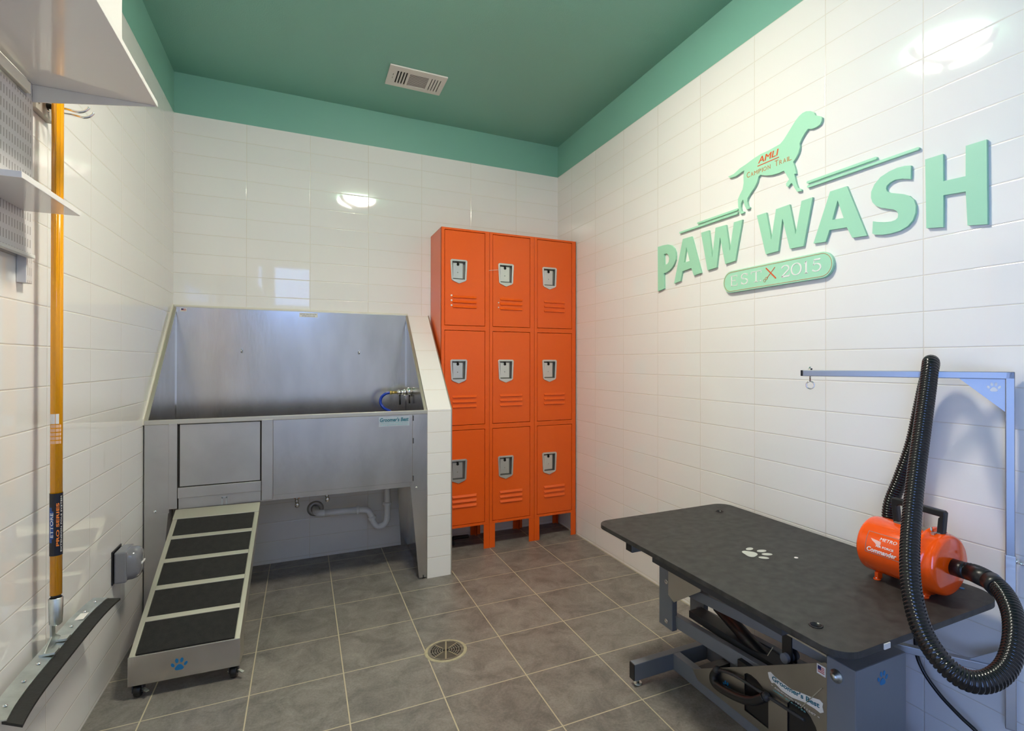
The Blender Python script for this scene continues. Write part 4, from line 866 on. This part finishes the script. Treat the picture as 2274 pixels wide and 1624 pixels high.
# pill shaped plaque
pz, pr_, py0, py1 = 1.5090, .0465, -1.6930, -2.2240
def pill(r, d=0):
    y0, y1 = py0-pr_, py1+pr_
    return [(y0+r*math.sin(a), pz+r*math.cos(a)) for a in [PI*k/16 for k in range(17)]] + [(y1-r*math.sin(a), pz-r*math.cos(a)) for a in [PI*k/16 for k in range(17)]]
plq = thing('sign_plaque', 'mint pill shaped plaque reading EST. 2015 below the letters', 'wall sign', (SX1, (py0+py1)/2, pz-pr_))
G().prism(pill(pr_), 'x', SX0-.004, SX1).build('plaque', M['mint'], plq, bevel=.0006, seg=1)
G().prism(pill(pr_-.0050), 'x', SX0-.0048, SX0-.004, holes=[pill(pr_-.0066)]).build('border', M['sign_tan'], plq)
XP = SX0-.0041
def strokes(g, y0, w, h, segs, zb):
    for (x0, v0, x1, v1, th) in segs:
        A = Vector((XP-.0004, y0-x0*w, zb+v0*h)); B = Vector((XP-.0004, y0-x1*w, zb+v1*h))
        g.bar(A, B, .0008, th, up=Vector((0, -(B-A).z, (B-A).y)).normalized() if True else (0, 0, 1))
def arc(cx, cy, rx, ry, a0, a1, n, t0, t1):
    out = []
    for k in range(n):
        a = math.radians(a0+(a1-a0)*k/n); b = math.radians(a0+(a1-a0)*(k+1)/n+.6)
        m_ = (a+b)/2; th = t0+(t1-t0)*abs(math.cos(m_))
        out.append((cx+rx*math.cos(a), cy+ry*math.sin(a), cx+rx*math.cos(b), cy+ry*math.sin(b), th))
    return out
tk, tn = .0064, .0030
GL = {
 'E': [(.15, 0, .15, 1, tk), (0, .02, .95, .02, tn), (0, .98, .92, .98, tn), (.15, .52, .68, .52, tn), (.95, .0, .95, .22, tn), (.92, 1, .92, .80, tn), (.68, .42, .68, .62, tn)],
 'S': arc(.5, .745, .40, .245, 20, 265, 12, tn, tk) + arc(.5, .255, .42, .245, 85, -160, 12, tn, tk) + [(.9, .98, .9, .76, tn), (.08, .02, .08, .26, tn)],
 'T': [(.5, 0, .5, 1, tk), (0, .98, 1, .98, tn), (0, 1, 0, .78, tn), (1, 1, 1, .78, tn), (.28, .02, .72, .02, tn)],
 '.': [(.3, .0, .3, .12, tk*1.1)],
 '2': arc(.48, .70, .42, .29, 165, -25, 14, tn, tk) + [(.86, .60, .08, .05, tk*.85), (.03, .04, .98, .04, tk*.9), (.98, .0, .98, .22, tn)],
 '0': arc(.5, .5, .46, .49, 0, 360, 26, tn, tk*1.05),
 '1': [(.5, 0, .5, 1, tk), (.18, .80, .5, .98, tn), (.18, .02, .82, .02, tn)],
 '5': [(.22, .97, .88, .97, tk*.8), (.24, .97, .17, .55, tn)] + arc(.45, .33, .45, .31, 135, -150, 16, tn, tk),
}
g = G(); zb = 1.4885; h_ = .0440
for ch, y, w in (('E', -1.7375, .040), ('S', -1.7960, .040), ('T', -1.8530, .052), ('.', -1.8990, .010), ('2', -2.0030, .040), ('0', -2.0490, .046), ('1', -2.1030, .024), ('5', -2.1390, .040)): strokes(g, y, w, h_, GL[ch], zb+.001)
g.build('lettering', M['ink_white'], plq)
g = G(); g.bar((XP-.0006, -1.9293, 1.5380), (XP-.0006, -1.9785, 1.4905), .0012, .0046, up=(0, 1, 1)); g.bar((XP-.0006, -1.9736, 1.5348), (XP-.0006, -1.9330, 1.4960), .0010, .0022, up=(0, -1, 1))
g.build('comb_and_scissors', M['sign_orange'], plq)
g = G()
for c in ((-1.9315, 1.4965), (-1.9225, 1.4890)): g.tube([(XP-.0006, c[0]+.0055*math.cos(2*PI*k/12), c[1]+.0055*math.sin(2*PI*k/12)) for k in range(13)], .0008, 6, 1)
g.build('scissor_rings', M['sign_tan'], plq)
